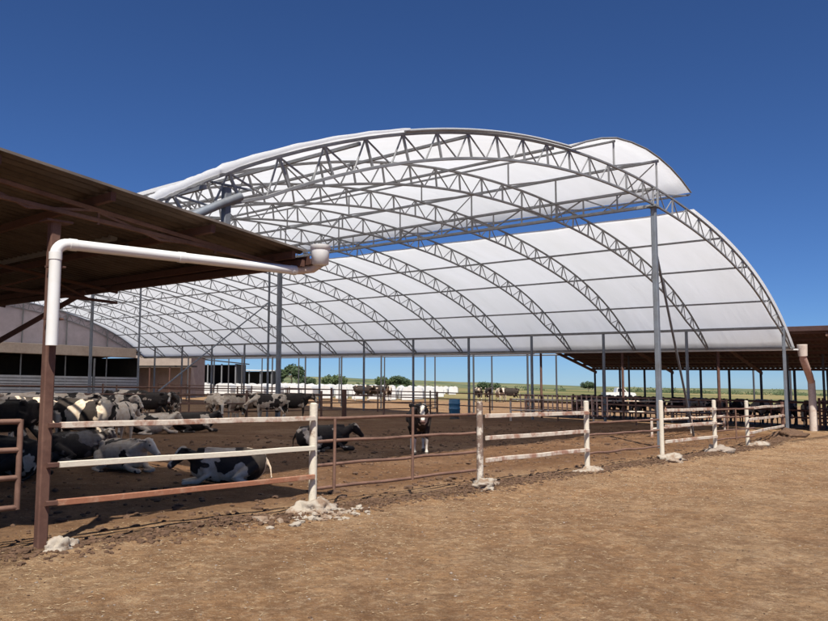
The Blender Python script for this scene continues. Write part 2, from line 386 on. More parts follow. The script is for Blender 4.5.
# thick rolled fabric hem on the front edge, left part
mb = MB(); pts = []; rs = []
for k in range(40):
    t = 6.75 + (11.2 - 6.75) * k / 39; pts.append(TL(t, LA - .14, prof_h(t) + OFF + .03 - .035 * k / 39 + .006 * math.sin(t * 7)))
    rs.append((.066 - .046 * (k / 39) ** .7) * (1 + .12 * noise.noise(Vector((t * 5, 0, 0)))))
rs[0] *= .7; rs[1] *= 1.15; rs[2] *= 1.15; mb.tube(pts, rs, 12)
mb.build('rolled_hem', M['membrane'], barn)
mb = MB(); pts = []; rs = []
for k in range(30):
    t = 5.1 + 1.7 * k / 29; pts.append(TL(t, LA - .13, prof_h(t) + OFF + .02 + .03 * noise.noise(Vector((t * 4, 1, 0))))); rs.append(.055 * (1 + .5 * noise.noise(Vector((t * 9, 2, 0)))))
mb.tube(pts, rs, 10); mb.build('rolled_hem', M['membrane'], barn)
# edge pipe of the canopy
mb = MB(); mb.tube([TL(t, LA - .1, h - .02) for t, h in can], .03, 8)
mb.build('canopy_edge_pipe', M['steel'], barn)
mb = MB(); mb.tube([TL(t, LA - .10, prof_h(t) + .0) for t in np.linspace(11.1, 17.6, 12)], .028, 8); mb.build('front_edge_pipe', M['steel'], barn)
# purlins ---------------------------------------------------------------
for t in (6.6, 9.9, 13.2, 16.8, 28.4, 31.2, 33.9):
    mb = MB(); mb.bar(TL(t, LA - .05, prof_h(t) - .13), TL(t, L_END, prof_h(t) - .13), .055, .07); mb.build('purlin', M['steel'], barn)
mb = MB(); mb.bar(TL(23.15, LA - .05, 8.98), TL(23.15, L_END, 8.98), .07, .09); mb.build('canopy_purlin', M['steel'], barn)
mb = MB(); mb.bar(TL(25.56, LA - .08, 8.36), TL(25.56, L_END, 8.36), .05, .06); mb.build('canopy_purlin', M['steel'], barn)
mb = MB(); mb.bar(TL(20.2, LA - .05, 8.88), TL(20.2, L_END, 8.88), .05, .06); mb.build('canopy_purlin', M['steel'], barn)
mb = MB(); mb.bar(TL(35.62, LA - .05, 4.52 + .0), TL(35.62, L_END, 4.52), .10, .12); mb.build('eave_beam', M['steel'], barn)
mb = MB(); mb.bar(TL(36.66, LA - .1, 3.70), TL(36.66, L_END, 3.70), .07, .10); mb.build('eave_rail', M['steel'], barn)
mb = MB(); mb.bar(TL(36.78, LA - .25, 3.62), TL(36.78, L_END, 3.62), .16, .07); mb.build('eave_gutter', M['pvc'], barn)
mb = MB(); mb.bar(TL(5.2, LA, 3.75), TL(5.2, L_END, 3.75), .10, .12); mb.build('eave_beam', M['steel'], barn)
# canopy struts
for i, l in enumerate(arch_l):
    mb = MB()
    mb.bar(TL(20.2, l, prof_h(20.2)), TL(20.2, l, 8.86), .05); mb.bar(TL(23.1, l, 7.55), TL(23.1, l, 8.95), .055)
    mb.bar(TL(20.25, l, prof_h(20.25)), TL(23.12, l, 8.96), .045); mb.bar(TL(23.15, l, 7.9), TL(25.56, l, 8.34), .045)
    mb.build('canopy_strut', M['steel'], barn)
# ridge-side girder (longitudinal truss) -------------------------------
mb = MB(); g0, g1 = 8.02, 7.47; tg_ = 22.8
mb.bar(TL(tg_, LA - .1, g0), TL(tg_, L_END, g0), .08, .09); mb.bar(TL(tg_, LA - .1, g1), TL(tg_, L_END, g1), .09, .10)
npan = int((L_END - LA) / 1.22)
for k in range(npan):
    a = LA + 1.22 * k; mb.bar(TL(tg_, a, g0), TL(tg_, a, g1), .05)
    if k % 2 == 0: mb.bar(TL(tg_, a, g0), TL(tg_, a + 1.22, g1), .045)
    else: mb.bar(TL(tg_, a, g1), TL(tg_, a + 1.22, g0), .045)
mb.build('girder', M['steel'], barn)
for k in range(0, 8):             # rods from the girder up to the canopy purlin
    a = LA + BAY * k * 2
    mb = MB(); mb.tube([TL(23.15, a + .1, 8.9), TL(23.0, a + 1.9, 7.5)], .02, 6); mb.build('brace_rod', M['steel'], barn)
# left hand pipe girder + stub column carried on the shed
mb = MB(); mb.tube([TL(t, LA - .06, 4.70 - .50 * (7.25 - t) - .05 * (7.25 - t) ** 2) for t in (7.25, 6.9, 6.5, 6.1, 5.7, 5.3)], .068, 14); mb.build('girder_pipe', M['post_steel'], barn)
mb = MB(); mb.bar(TL(7.02, LA, 3.5), TL(7.02, LA, 4.80), .12, .12, up=(Lx, Ly, 0))
mb.bar(TL(6.75, LA, 4.84), TL(7.5, LA, 4.86), .04, .03)
mb.build('column', M['post_steel'], barn)
# tall columns, eave posts, braces --------------------------------------
for l, w_ in ((LA, .155), (28.4, .19), (46.7, .16), (L_END, .16)):
    mb = MB(); mb.bar(TL(22.8, l, -.1), TL(22.8, l, g1 - .05), w_, w_, up=(Lx, Ly, 0)); mb.box(TL(22.8, l, g1 - .06) , .4, .3, .025, RT)
    mb.build('column', M['post_steel'], barn)
for l, t in ((30.2, 23.6), (39.5, 22.0)):
    mb = MB(); mb.bar(TL(t, l, -.1), TL(t, l, 7.45), .085, .085, up=(Lx, Ly, 0)); mb.build('column', M['post_steel'], barn)
post_l = [LA + 4.26 * i for i in range(13)]
for l in post_l:
    mb = MB(); mb.bar(TL(35.62, l, -.1), TL(35.62, l, 4.46), .115 if l > LA else .14, .115, up=(Lx, Ly, 0)); mb.build('post', M['post_steel'], barn)
mb = MB(); mb.bar(TL(5.2, 14.4, -.1), TL(5.2, 14.4, 3.7), .12, .12); mb.build('post', M['post_steel'], barn)
mb = MB(); mb.bar(TL(22.9, LA + .05, 6.3), TL(28.4, LA + 1.2, .1), .07); mb.build('brace', M['post_steel'], barn)
mb = MB(); mb.bar(TL(23.6, 30.2, 5.6), TL(18.5, 31.5, 1.2), .055); mb.build('brace', M['post_steel'], barn)
# rain pipe at the right hand eave
hp = TL(37.35, LA - .35, 3.45)
mb = MB(); mb.tube([TL(37.05, LA - .35, 3.85), TL(37.1, LA - .35, 3.35)], [.22, .19], 14)
o = mb.build('rain_pipe', M['pale_pipe'], barn); tag(o, 'pinkish weathered rain pipe with a kinked upper end')
mb = MB(); mb.tube([TL(37.1, LA - .35, 3.5), TL(37.15, LA - .35, 3.2), TL(38.6, LA - .2, 2.5), TL(38.85, LA - .2, 2.2)], [.13, .16, .16, .15], 14); c = mb.build('pipe_elbow', M['pink_pipe'], o)
mb = MB(); mb.tube([TL(38.85, LA - .2, 2.3), TL(38.9, LA - .2, 1.0), TL(38.95, LA - .2, -.1)], [.16, .17, .19], 14); mb.build('pipe_leg', M['pale_pipe'], o)
# closed far end --------------------------------------------------------
le = L_END + .12
mb = MB(); ts = [t for t in np.linspace(TC - HALF, TC + HALF, 60)]
top = [TL(t, le, prof_h(t) + .02) for t in ts]; bot = [TL(t, le, min(4.1, prof_h(t))) for t in ts]
tb = [p + Vector((Lx, Ly, 0)) * .03 for p in top]; bb = [p + Vector((Lx, Ly, 0)) * .03 for p in bot]; n = len(ts)
mb.add(top + bot + tb + bb, [(i, i+1, n+i+1, n+i) for i in range(n-1)] + [(2*n+i+1, 2*n+i, 3*n+i, 3*n+i+1) for i in range(n-1)])
mb.build('end_wall', M['lilac'], barn)
for t in np.arange(8, 36, 3.6):
    mb = MB(); mb.bar(TL(t, le - .12, 0), TL(t, le - .12, prof_h(t) - .1), .09); mb.build('end_post', M['steel'], barn)
# ------------------------------------------------------------------ milking building across the far end
def at_TL(t, l, h=0): return TL(t, l, h)
eb = thing('feed_building', 'low beige-fronted building with dark open front closing the far end of the barn', 'building', TL(20, L_END, 0), RT)
mb = MB(); mb.bar(TL(3, le - .6, 4.0), TL(35.6, le - .6, 4.0), .35, .85); mb.build('fascia', M['beige'], eb)
mb = MB(); mb.add([TL(3, le - .45, 4.16), TL(36.3, le - .45, 4.16), TL(36.3, le + 8, 3.6), TL(3, le + 8, 3.6), TL(3, le - .45, 4.1), TL(36.3, le - .45, 4.1), TL(36.3, le + 8, 3.54), TL(3, le + 8, 3.54)],
   [(0, 1, 2, 3), (7, 6, 5, 4), (0, 4, 5, 1), (1, 5, 6, 2), (2, 6, 7, 3), (3, 7, 4, 0)]); mb.build('roof', M['corr'], eb)
mb = MB(); mb.bar(TL(3, le + 7.9, 1.8), TL(36.3, le + 7.9, 1.8), .15, 3.6); mb.build('back_wall', M['dark'], eb)  # near-black colour stands in for the shade behind the open front
mb = MB(); mb.bar(TL(36.2, le, 1.8), TL(36.2, le + 7.8, 1.8), .15, 3.6); mb.build('side_wall', M['dark'], eb)  # interior shade put into the wall colour here too
for k in range(7):
    t0 = 6 + k * 4.3; mb = MB()
    for r in range(6): mb.bar(TL(t0 + .1, le - .75, .55 + r * .24), TL(t0 + 4.15, le - .75, .55 + r * .24), .05, .19)
    mb.build('panel', M['panel'], eb)
    mb = MB(); mb.bar(TL(t0, le - .75, -.05), TL(t0, le - .75, 3.4), .13); mb.build('post', M['steel'], eb)
# ================================================================== LEFT RUSTY SHED
def sh_h(t): return 4.0 - .116 * (t - 2.9)        # top of its roof sheet
shed = thing('cattle_shed', 'rusty open shed with corrugated roof and brown truss at the left', 'shed', TL(3.62, LF, 0), RT)
def corrug(t0, t1, h0, h1, l0, l1, name, mat, parent, pitch=.19, amp=.042, th=.004):
    n = int((l1 - l0) / pitch * 4); top, bot = [], []
    wave = [0, amp, amp, 0]
    for k in range(n + 1):
        l = l0 + k * pitch / 4; z = wave[k % 4]
        top += [TL(t0, l, h0 + z), TL(t1, l, h1 + z)]; bot += [TL(t0, l, h0 + z - th), TL(t1, l, h1 + z - th)]
    f = [(2*k, 2*k+1, 2*k+3, 2*k+2) for k in range(n)]; nv = len(top)
    fb = [tuple(nv + q for q in reversed(x)) for x in f]
    e = [(2*k+2, nv+2*k+2, nv+2*k, 2*k) for k in range(n)] + [(2*k+1, nv+2*k+1, nv+2*k+3, 2*k+3) for k in range(n)] + [(0, nv, nv+1, 1), (2*n+1, nv+2*n+1, nv+2*n, 2*n)]
    mb = MB(); mb.add(top + bot, f + fb + e); return mb.build(name, mat, parent)
SL0, SL1 = 7.95, 24.0
corrug(-6.0, 6.86, sh_h(-6.0), sh_h(6.86), SL0, SL1, 'roof_sheet', M['corr'], shed)
corrug(-6.02, -19, sh_h(-6.0), sh_h(-6) - 1.4, SL0, SL1, 'roof_sheet', M['corr'], shed)
for t in (-2.3, -1.0, .3, 1.6, 2.9, 4.10, 5.39, 6.66):       # purlins: dark C sections running away
    mb = MB(); h = sh_h(t) - .075; mb.bar(TL(t, SL0 + .06, h), TL(t, SL1 - .05, h), .06, .10); mb.build('purlin', M['rust_dark'], shed)
for k, l in enumerate((8.42, 13.4, 18.5, 23.5)):
    mb = MB(); hb = lambda t: 3.60 - .072 * (t - 3.1) if t < 5.9 else 3.38
    if k == 1: hb = lambda t: 3.28 - .03 * (t - 3.1)
    T0 = -6.0; nodes_ = [T0 + .78 * q for q in range(17)]
    mb.bar(TL(T0, l, sh_h(T0) - .17), TL(7.0, l, sh_h(7.0) - .17), .05, .05, up=(Lx, Ly, 0))
    mb.bar(TL(T0, l, hb(T0)), TL(7.0, l, hb(7.0)), .05, .05, up=(Lx, Ly, 0))
    for q, t in enumerate(nodes_[:-1]):
        t2 = nodes_[q + 1]
        if q % 2 == 0: mb.bar(TL(t, l, hb(t)), TL(t2, l, sh_h(t2) - .17), .032, .032, up=(Lx, Ly, 0))
        else: mb.bar(TL(t, l, sh_h(t) - .19), TL(t2, l, hb(t2)), .032, .032, up=(Lx, Ly, 0))
        if q % 2 == 1: mb.bar(TL(t, l, hb(t)), TL(t, l, sh_h(t) - .17), .028, .028, up=(Lx, Ly, 0))
    mb.build('truss', M['pipe_rust'] if k == 0 else M['rust_dark'], shed)  # front truss in lighter rust: light bounced off the ground, put into its colour
mb = MB(); mb.bar(TL(6.82, SL0 + .05, 3.40), TL(6.82, SL1, 3.40), .05, .10); mb.build('eave_beam', M['rust_dark'], shed)
# posts
mb = MB(); mb.bar(TL(3.60, LF, -.1), TL(3.60, LF, 3.46), .108, .108, up=(Lx, Ly, 0)); mb.box(TL(3.62, LF, 3.44), .28, .2, .02, RT); mb.build('post', M['rust'], shed)
for t, l in ((3.62, 13.4), (3.62, 18.5), (-3.6, LF), (-3.6, 13.4), (-3.6, 18.5), (3.62, 23.5)):
    if t == 3.62 and l == 13.4: continue
    mb = MB(); mb.bar(TL(t, l, -.1), TL(t, l, 3.4), .14, .14, up=(Lx, Ly, 0)); mb.build('post', M['rust_dark'], shed)
# slanting braces under the second truss
mb = MB(); mb.bar(TL(5.2, 14.3, 2.3), TL(6.4, 13.4, 3.3), .08); mb.build('brace', M['rust_dark'], shed)
# rain gutter along the eave and the white pipe
mb = MB(); prof_g = [(-.09, .06), (-.075, -.05), (.075, -.05), (.09, .06)]
vs_ = []
for l in (SL0 - .02, SL1): vs_ += [TL(6.95 + a, l, 3.43 + b_) for a, b_ in prof_g] + [TL(6.95 + a * .9, l, 3.435 + b_) for a, b_ in reversed(prof_g)]
mb.add(vs_, [(i, (i+1) % 8, 8 + (i+1) % 8, 8 + i) for i in range(8)]); mb.build('eave_gutter', M['rust_dark'], shed)
PL = 8.14                         # plane of the pipe
e0 = TL(3.68, PL, 3.24); 
def arc(c, r, a0, a1, n=8): return [TL(c[0] + r*math.cos(R(a0 + (a1-a0)*k/n)), PL, c[1] + r*math.sin(R(a0 + (a1-a0)*k/n))) for k in range(n+1)]
pipe_pts = [TL(3.555, PL, 2.12), TL(3.555, PL, 3.05)] + arc((3.685, 3.07), .13, 180, 93) + [TL(6.80, PL, 3.305)] + [TL(6.80, PL, 3.305) + Vector((0, 0, 0))]
mb = MB(); mb.tube(pipe_pts[:-1], .060, 16)
rp = mb.build('rain_pipe', M['pvc'], shed); tag(rp, 'white plastic rain pipe running from hopper to brown post')
for p, q in ((TL(3.555, PL, 3.02), TL(3.555, PL, 3.10)), (TL(3.69, PL, 3.20), TL(3.77, PL, 3.203)), (TL(5.0, PL, 3.244), TL(5.09, PL, 3.247)), (TL(6.72, PL, 3.302), TL(6.80, PL, 3.305))):
    mb = MB(); mb.tube([p, q], .066, 16); mb.build('pipe_collar', M['pvc'], rp)
mb = MB(); mb.tube([TL(6.79, PL, 3.305), TL(6.90, PL, 3.32), TL(6.99, 8.0, 3.34), TL(7.0, 7.86, 3.40)], .058, 14); mb.build('pipe_elbow', M['pale_pipe'], rp)
mb = MB(); c0 = lambda h: TL(7.0, 7.86, h); mb.tube([c0(3.37), c0(3.39), c0(3.57), c0(3.59), c0(3.60), c0(3.65)], [.07, .115, .125, .125, .138, .138], 20); mb.build('rain_hopper', M['hutch'], rp)
for h in (2.4, 2.95): mb = MB(); mb.bar(TL(3.50, PL + .05, h), TL(3.66, PL + .05, h), .02, .14, up=(Lx, Ly, 0)); mb.build('pipe_clamp', M['rust_dark'], rp)
# ================================================================== FRONT FENCE
def rail(mb, t0, l0, h0, t1, l1, h1, w_, hh=None, wob=.012, n=6, mi=0):
    ps = []
    for k in range(n + 1):
        u = k / n; ps.append(TL(t0 + (t1-t0)*u, l0 + (l1-l0)*u, h0 + (h1-h0)*u + (wob * noise.noise(Vector((t0 + u*3, h0*5, 1))) if 0 < k < n else 0)))
    for a, b_ in zip(ps[:-1], ps[1:]): mb.bar(a, b_, w_, hh or w_, mi=mi)
def pipe_rail(mb, t0, l0, h0, t1, l1, h1, r, n=8, wob=.015):
    mb.tube([TL(t0 + (t1-t0)*k/n, l0 + (l1-l0)*k/n, h0 + (h1-h0)*k/n + (wob * noise.noise(Vector((t0 + k*.6, h0*5, 1))) if 0 < k < n else 0)) for k in range(n+1)], r, 8)
def wpost(t, l, h, mat, parent, w_=.11, lean=0):
    mb = MB(); n = 7; rs = []; ps = []
    for k in range(n): ps.append(TL(t + lean*k/n, l, -.12 + (h + .12) * k / (n-1))); rs.append(w_/2 * (1 + .05 * noise.noise(Vector((t*3, k*1.3, 0)))))
    mb.tube(ps, rs, 12); mb.tube([ps[-1], ps[-1] + Vector((0, 0, .012))], [rs[-1]*.9, rs[-1]*.5], 12)
    return mb.build('post', mat, parent)
def white_section(i0, i1, label, mats, t0=None, t1=None, first_post=True, hs=(1.25, .86, .47), w_=.075):
    ta, tb_ = (t0, t1) if t0 else (PAIRS[i0], PAIRS[i1])
    f = thing('rail_fence', label, 'fence', TL(ta, LF, 0), RT)
    if first_post: wpost(ta, LF, 1.49, mats[3], f, .115)
    wpost(tb_, LF, 1.49, mats[4], f, .115)
    for k, h in enumerate(hs):
        if not first_post:
            mb = MB(); mb.bar(TL(ta - .02, LF - .07, h), TL(ta + .11, LF - .07, h), .05, .05); mb.build('bracket', M['rust_dark'], f)
        mb = MB(); rail(mb, ta + .1, LF - .07, h, tb_ - .04, LF - .07, h, .05, w_); mb.build('rail', mats[k], f)
    return f
W = M['white_rail']
white_section(0, 1, 'nearest white rail fence with rust-orange bottom rail, from brown post to thick white post', (W, M['white_post'], M['orange_rail'], None, M['white_post']), first_post=False, hs=(1.29, .88, .49), w_=.064)
white_section(2, 3, 'chipped white three-rail fence in the middle, starting at a peeling black-streaked post', (W, W, W, M['stripped_post'], M['white_post']))
white_section(4, 5, 'white three-rail fence beside the tall grey barn column', (W, W, W, M['white_post'], M['white_post']))
# last section bends back towards the barn corner
f = thing('rail_fence', 'farthest white rail fence, bending back to the barn corner post', 'fence', TL(26.03, LF, 0), RT)
wpost(26.03, LF + .3, 1.45, M['white_post'], f, .12); 
mb = MB(); mb.tube([TL(33.8, 9.75, -.1), TL(33.8, 9.75, 1.35)], .07, 10); mb.build('post', M['rust'], f)
for h in (1.22, .84, .42):
    mb = MB(); rail(mb, 26.1, LF + .28, h, 33.75, 9.7, h - .03, .05, .085, .03, 8); mb.build('rail', W if h < .9 else M['white_rail'], f)
def pipe_section(label, ta, tb_, hs, ups, l=LF + .05, r=.024, ends=()):
    f = thing('pipe_fence', label, 'fence', TL(ta, l, 0), RT)
    for h in hs:
        mb = MB(); pipe_rail(mb, ta + .06, l, h, tb_ - .06, l, h, r, wob=.03); mb.build('rail', M['pipe_rust'], f)
    for t, h in ups:
        mb = MB(); mb.tube([TL(t, l - .03, hs[-1] - .03), TL(t + .01, l - .03, h)], r * .95, 8); mb.build('upright', M['pipe_rust'], f)
    return f
pipe_section('rusty thin pipe fence between the thick white post and the peeling post', PAIRS[1], PAIRS[2], (1.28, .95, .62, .30), ((7.72, 1.28), (9.42, 1.42)))
pipe_section('rusty pipe rails crossing the gap left of the tall grey column', PAIRS[3], PAIRS[4], (1.02, .76, .36), ())
pipe_section('rusty pipe rails in the gap right of the tall grey column', PAIRS[5], 26.0, (1.22, .98, .60, .36), ((24.2, 1.25),))
# gate at the left edge
g = thing('pipe_gate', 'brown four-bar pipe gate at the left edge beneath the shed', 'gate', TL(1.2, LF + .06, 0), RT)
for h in (1.33, 1.04, .76, .46):
    mb = MB(); pipe_rail(mb, .6, LF + .08, h, 3.38, LF + .08, h, .028, wob=.0); mb.build('bar', M['pipe_rust'], g)
mb = MB(); mb.tube([TL(3.38, LF + .08, .44), TL(3.38, LF + .08, 1.35)], .03, 8); mb.build('upright', M['pipe_rust'], g)
mb = MB(); mb.tube([TL(3.12, LF + .08, .76), TL(3.12, LF + .08, 1.04)], .026, 8); mb.build('upright', M['pipe_rust'], g)
mb = MB(); mb.tube([TL(.6, LF + .08, .44), TL(.6, LF + .08, 1.35)], .03, 8); mb.build('upright', M['pipe_rust'], g)
# ------------------------------------------------------------------ stones
def lump(name, c, sx, sy, sz, seed, mat, rough=.35, sub=4, parent=None, rz=0):
    bm = bmesh.new(); bmesh.ops.create_icosphere(bm, subdivisions=sub, radius=1)
    for v in bm.verts:
        p = v.co.copy(); q = Vector((seed * 7.3, seed * 3.1, seed))
        k = 1 + rough * noise.noise(p * 1.3 + q) + rough * .5 * noise.noise(p * 3.1 + q) + rough * .25 * noise.noise(p * 7 + q)
        # facet the lump a little
        k *= 1 - .10 * abs(noise.noise(p * 2.2 + q * 2))
        v.co = Vector((p.x * sx * k, p.y * sy * k, p.z * sz * k))
    bmesh.ops.rotate(bm, verts=bm.verts, cent=(0, 0, 0), matrix=Matrix.Rotation(rz, 3, 'Z'))
    me = bpy.data.meshes.new(name); bm.to_mesh(me); bm.free()
    for p in me.polygons: p.use_smooth = sub > 3
    o = link(name, me, mat, parent, False); o.location = c; return o
def gl(x, y, h=0): return Vector((x, y, G(x, y) + micro(x, y) + h))
def gtl(t, l, h=0): p = TL(t, l); return gl(p.x, p.y, h)
foot = [(3.74, LF - .14, .18, .12, .13, 'pale rock lying at the foot of the tall brown post', 'stone', .2),
        (7.28, LF - .05, .37, .27, .17, 'big broken pale concrete lump around the thick white post', 'stone', .1),
        (11.2, LF - .1, .42, .26, .14, 'flat cracked concrete lump under the peeling white post', 'stone', .4),
        (15.02, LF - .05, .40, .26, .14, 'concrete lump under the fourth post, right end of the middle white fence', 'stone', .0),
        (18.85, LF - .15, .46, .32, .15, 'pale concrete lump at the foot of the tall grey column', 'stone', .3),
        (22.5, LF - .05, .52, .36, .2, 'rounded grey-brown concrete lump right of the tall grey column', 'stone_grey', .2),
        (26.1, LF - .0, .62, .34, .15, 'small pale concrete lump under the last white post', 'stone', .1)]
for i, (t, l, a, b_, c, lab, m_, rz) in enumerate(foot):
    o = lump('concrete_footing', gtl(t, l, -.03), a, b_, c, i + 1.5, M[m_], .55, 4, None, RT + rz); tag(o, lab, 'concrete lump', 'lumps at the fence post feet')
o = lump('dirt_mound', gtl(33.4, 9.4, -.05), 1.1, .6, .32, 31, M['clod'], .5, 4, None, RT); tag(o, 'dark heap of dirt at the barn corner post', 'dirt heap')
# cluster of pale rubble in front of the thick white post
def scatter(name, n, fn, mats, label=None, cat=None, sub=1):
    ico = bmesh.new(); bmesh.ops.create_icosphere(ico, subdivisions=sub, radius=1); base = [v.co.copy() for v in ico.verts]; fs = [tuple(v.index for v in f.verts) for f in ico.faces]; ico.free()
    mb = MB(); rnd = random.Random(len(name) * 13 + n)
    for k in range(n):
        (t, l, s, mi) = fn(rnd); p = gtl(t, l, s * .12); rz = rnd.random() * 6.3; sx, sy, sz = s * rnd.uniform(.7, 1.4), s * rnd.uniform(.6, 1.1), s * rnd.uniform(.35, .7)
        q = Vector((rnd.random() * 50, rnd.random() * 50, 0)); vs_ = []
        for v in base:
            kk = 1 + .5 * noise.noise(v * 1.4 + q); x, y, z = v.x*sx*kk, v.y*sy*kk, v.z*sz*kk
            vs_.append((p.x + x*math.cos(rz) - y*math.sin(rz), p.y + x*math.sin(rz) + y*math.cos(rz), p.z + z))
        mb.add(vs_, fs, mi)
    return tag(mb.build(name, mats), label, cat, kind='stuff')
def f_rub(r): return (7.05 + r.gauss(0, .42), LF - .42 + r.gauss(0, .13), abs(r.gauss(0, .028)) + .012, 0)
scatter('rubble', 110, f_rub, [M['stone']], 'pale rubble scattered before the thick white post', 'rubble')
def f_clod(r):
    t = r.uniform(2.2, 34); return (t, (LF if t < 26 else LF + (t-26)*.18) - .16 + r.gauss(0, .17), abs(r.gauss(0, .018)) + .006, 0 if r.random() < 2 else 1)
scatter('clods', 9000, f_clod, [M['clod'], M['stone_grey']], 'dark clods heaped in a ragged line under the front fence', 'clods')
def f_peb(r):
    while True:
        t = r.uniform(1, 30); l = LF - .3 - abs(r.gauss(0, 3.0)); p = TL(t, l)
        if p.y > 4: return (t, l, abs(r.gauss(0, .0055)) + .003, 0 if r.random() < .55 else 1)
scatter('pebbles', 5200, f_peb, [M['clod'], M['stone_grey']], 'small stones and crumbs strewn over the tan dirt path', 'pebbles', 1)
def f_man(r):
    while True:
        t = r.uniform(2, 32); l = LF + .5 + r.random() ** 1.6 * 12
        return (t, l, abs(r.gauss(0, .028)) + .012, 0)
scatter('manure_clods', 2600, f_man, [M['clod']], 'dark trampled manure crumbs inside the pen', 'manure')
# dry straw bits
def straw(n=9000):
    rnd = random.Random(3); mb = MB()
    for k in range(n):
        t = rnd.uniform(0, 32); l = LF - .1 - abs(rnd.gauss(0, 2.6)) if rnd.random() < .8 else LF + rnd.uniform(0, 8); p = gtl(t, l, .006)
        if p.y < 3.5 : continue
        a = rnd.random() * 6.3; L2 = rnd.uniform(.012, .05); w2 = .0015 + .0001 * p.y; d = Vector((math.cos(a), math.sin(a), rnd.uniform(-.1, .25))); s_ = Vector((-math.sin(a), math.cos(a), 0)) * w2
        mb.add([p - d*L2/2 - s_, p + d*L2/2 - s_, p + d*L2/2 + s_, p - d*L2/2 + s_, p + Vector((0, 0, .004))], [(0, 1, 4), (1, 2, 4), (2, 3, 4), (3, 0, 4)])
    return tag(mb.build('straw', M['strawm']), 'dry straw bits scattered over the dirt path', 'straw', kind='stuff')
M['strawm'] = blotch('dry_straw', (.48, .37, .23), (.34, .25, .15), 5, .4, .7, .9); straw()
# ================================================================== PEN FENCES INSIDE
def long_fence(label, p0, p1, hs, step, ph, r=.035, mat='pipe_rust', pr=.045, pmat=None, name='pen_fence'):
    (t0, l0), (t1, l1) = p0, p1; f = thing(name, label, 'fence', TL(t0, l0, 0), RT)
    D = math.hypot(t1-t0, l1-l0); n = max(1, round(D / step))
    for h in hs:
        mb = MB(); mb.tube([TL(t0 + (t1-t0)*k/n, l0 + (l1-l0)*k/n, h + .02 * noise.noise(Vector((k*1.7, h*9, t0)))) for k in range(n+1)], r, 6); mb.build('rail', M[mat], f)
    for k in range(n+1):
        mb = MB(); mb.tube([TL(t0 + (t1-t0)*k/n, l0 + (l1-l0)*k/n, -.05), TL(t0 + (t1-t0)*k/n, l0 + (l1-l0)*k/n, ph)], pr, 8); mb.build('post', M[pmat or mat], f)
    return f
long_fence('long brown pipe fence along the right eave posts', (35.3, 12.5), (35.3, 60), (1.3, .95, .6), 4.26, 1.4)
long_fence('brown feed rail fence crossing the pen in the middle distance', (8.0, 29.0), (35.0, 29.0), (1.15, .75, .4), 4.5, 1.35, .032, 'pipe_rust', .06)
long_fence('pale-topped cross fence right of centre running below the pickets', (33.0, 22.5), (44.0, 14.5), (1.1, .55), 4.5, 1.15, .045, 'white_rail', .05)
long_fence('rusty cross fence beyond the blue drum', (20, 38), (35, 38), (1.3, .9, .5), 3.8, 1.4, .04)
long_fence('brown pipe fence at the far left behind the standing cows', (4, 36), (23, 36), (1.35, .95), 4.5, 1.5, .04)
long_fence('dark feed fence in front of the feeding cattle inside the right shed', (41.9, -2), (41.9, 24), (1.25, .85, .5), 4.0, 1.35, .05, 'rust_dark', .06)
long_fence('brown pipe fence beneath the near side of the right shed', (39.8, 5), (39.8, 26), (1.25, .9, .55), 3.6, 1.3, .03, 'rust_dark')
long_fence('low pale rail just behind the last white fence', (27.5, 12.5), (35.2, 12.6), (.62, .3), 3.8, .7, .05, 'white_rail', .05)
# lone posts in the pen
def lone(label, t, l, h, r, mat):
    mb = MB(); mb.tube([TL(t, l, -.1), TL(t, l, h)], r, 10); tag(mb.build('pen_post', M[mat]), label, 'post')
lone('short thick brown post standing alone left of the front-facing cow', 25.8, 27.15, 1.45, .12, 'rust_dark')
lone('thin yellow post under the right shed', 40.6, 17.9, 4.1, .05, 'yellow')
# picket feed barrier
pb = thing('feed_barrier', 'brown picket feed barrier of close upright bars under the eave', 'feed barrier', TL(35.0, 18.6, 0), RL)
for h in (1.3, .38): mb = MB(); mb.tube([TL(35.0, 18.0, h), TL(35.0, 23.2, h)], .04, 8); mb.build('rail', M['pipe_rust'], pb)
for k in range(19):
    mb = MB(); l = 18.1 + k * .28; mb.tube([TL(34.9, l, .36), TL(34.9, l + .02, 1.36)], .036, 6); mb.build('bar', M['pink_pipe'], pb)
# blue drum
dr = thing('drum', 'blue plastic drum with dark base standing in the pen', 'drum', TL(31.95, 25.3, 0), 0)
def lathe(mb, c, prof, n=24): 
    mb.tube([c + Vector((0, 0, z)) for r, z in prof], [r for r, z in prof], n)
mb = MB(); lathe(mb, TL(31.95, 25.3), [(.27, .22), (.29, .26), (.29, .48), (.31, .50), (.31, .54), (.29, .56), (.29, .75), (.31, .77), (.31, .81), (.29, .83), (.29, .98), (.26, 1.02)]); mb.build('body', M['blue'], dr)
mb = MB(); lathe(mb, TL(31.95, 25.3), [(.26, -.02), (.26, .05), (.22, .08), (.22, .22)]); mb.build('stand', M['black'], dr)
